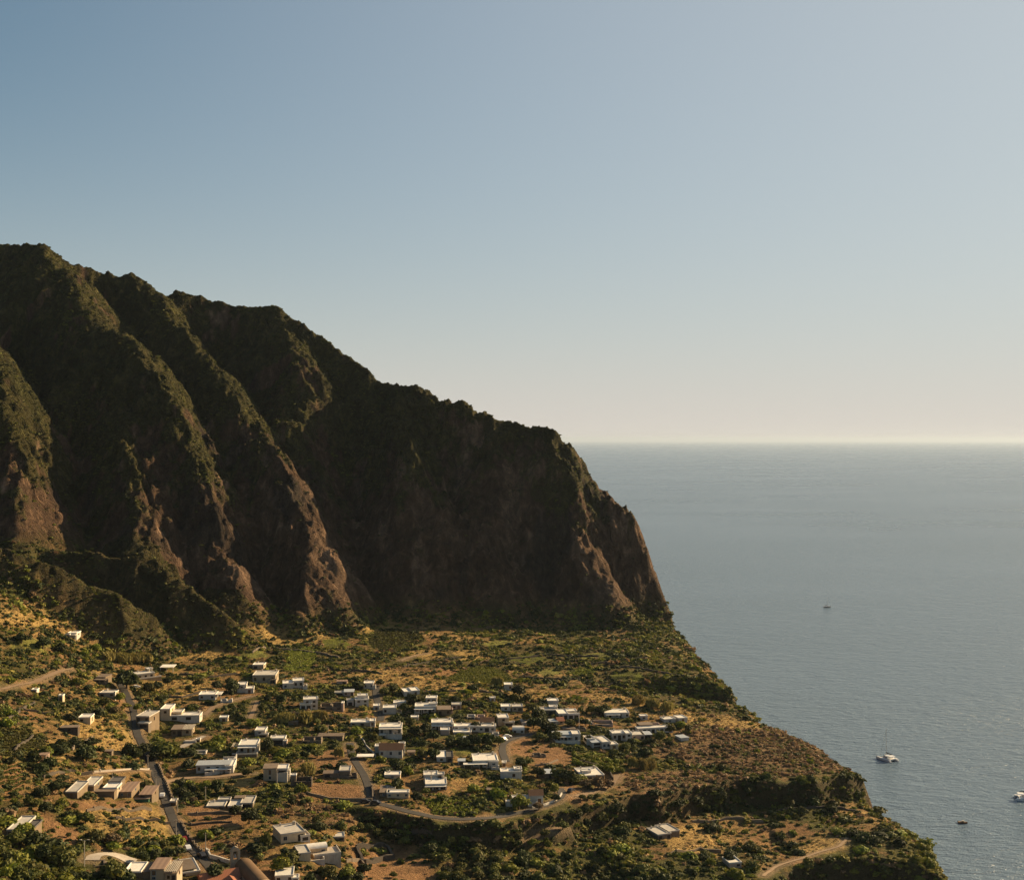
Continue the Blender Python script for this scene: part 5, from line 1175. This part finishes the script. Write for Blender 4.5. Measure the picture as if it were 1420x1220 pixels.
# ------------------------------------------------------------------ air, light, camera
HAZE = 1.8e-5
mb = MB(); B = 2.0e5; mb.box(-B, B, -3100, B, -10, 375)
m = bpy.data.materials.new('sea_air'); m.use_nodes = True; nt = m.node_tree
nt.nodes.remove(nt.nodes['Principled BSDF'])
pv = node(nt, 'ShaderNodeVolumePrincipled'); pv.inputs['Density'].default_value = HAZE; pv.inputs['Color'].default_value = (.46, .54, .66, 1); pv.inputs['Anisotropy'].default_value = 0.25
nt.links.new(pv.outputs[0], nt.nodes['Material Output'].inputs['Volume'])
tag(mb.build('haze', m), kind='stuff')

SUN_AZ, SUN_EL = 55, 21
w = bpy.data.worlds.new('World'); sc.world = w; w.use_nodes = True; nt = w.node_tree
bg = nt.nodes['Background']; sk = nt.nodes.new('ShaderNodeTexSky'); sk.sky_type = 'NISHITA'; sk.sun_disc = False
sk.sun_elevation = R(SUN_EL); sk.sun_rotation = R(SUN_AZ); sk.altitude = 200; sk.air_density = 1.0; sk.dust_density = 1.2; sk.ozone_density = 1.0
sky = mixc(nt, 1.0, sk.outputs[0], (.38, .68, .74), 'MULTIPLY')
dirn = node(nt, 'ShaderNodeNewGeometry').outputs['Incoming']
sx = node(nt, 'ShaderNodeSeparateXYZ'); nt.links.new(dirn, sx.inputs[0])
elev = math_(nt, 'MAXIMUM', math_(nt, 'MULTIPLY', sx.outputs['Z'], -1.0), 0.0)
# moist air: paler low down and on the side of the sun
dp = node(nt, 'ShaderNodeVectorMath', operation='DOT_PRODUCT'); nt.links.new(dirn, dp.inputs[0])
dp.inputs[1].default_value = (-sin(R(SUN_AZ)) * cos(R(SUN_EL)), -cos(R(SUN_AZ)) * cos(R(SUN_EL)), -sin(R(SUN_EL)))
aur = math_(nt, 'POWER', math_(nt, 'MAXIMUM', math_(nt, 'MULTIPLY', math_(nt, 'SUBTRACT', dp.outputs['Value'], .2), 1.3), 0.0), 1.25)
aur = math_(nt, 'MINIMUM', math_(nt, 'MULTIPLY', aur, .82), .85)
sky = mixc(nt, aur, sky, (5.5, 5.5, 5.5))
h1 = math_(nt, 'MULTIPLY', math_(nt, 'POWER', 2.718, math_(nt, 'MULTIPLY', elev, -6.4)), .76)
h2 = math_(nt, 'MULTIPLY', math_(nt, 'POWER', 2.718, math_(nt, 'MULTIPLY', elev, -12.0)), .85)
sky = mixc(nt, h1, sky, (5.0, 5.0, 5.15))
nt.links.new(mixc(nt, h2, sky, (6.6, 5.95, 5.3)), bg.inputs[0]); bg.inputs[1].default_value = .05
l = bpy.data.lights.new('sun', 'SUN'); l.energy = 5.0; l.angle = R(.5); l.color = (1, .75, .43)
lo = bpy.data.objects.new('sun', l); COL.objects.link(lo)
from mathutils import Vector
d = Vector((sin(R(SUN_AZ)) * cos(R(SUN_EL)), cos(R(SUN_AZ)) * cos(R(SUN_EL)), sin(R(SUN_EL))))
lo.rotation_euler = d.to_track_quat('Z', 'Y').to_euler(); lo.location = (400, 300, 500)
cam = bpy.data.cameras.new('camera'); co = bpy.data.objects.new('camera', cam); COL.objects.link(co)
co.location = (0, 0, CAMZ); co.rotation_euler = (R(90), 0, 0)
cam.sensor_width = 36; cam.lens = 36 * FPX / 1420; cam.clip_start = 1; cam.clip_end = 5e5
sc.camera = co
sc.view_settings.view_transform = 'Standard'; sc.view_settings.look = 'None'; sc.view_settings.exposure = 1.14; sc.view_settings.gamma = 1
sc.cycles.volume_bounces = 1
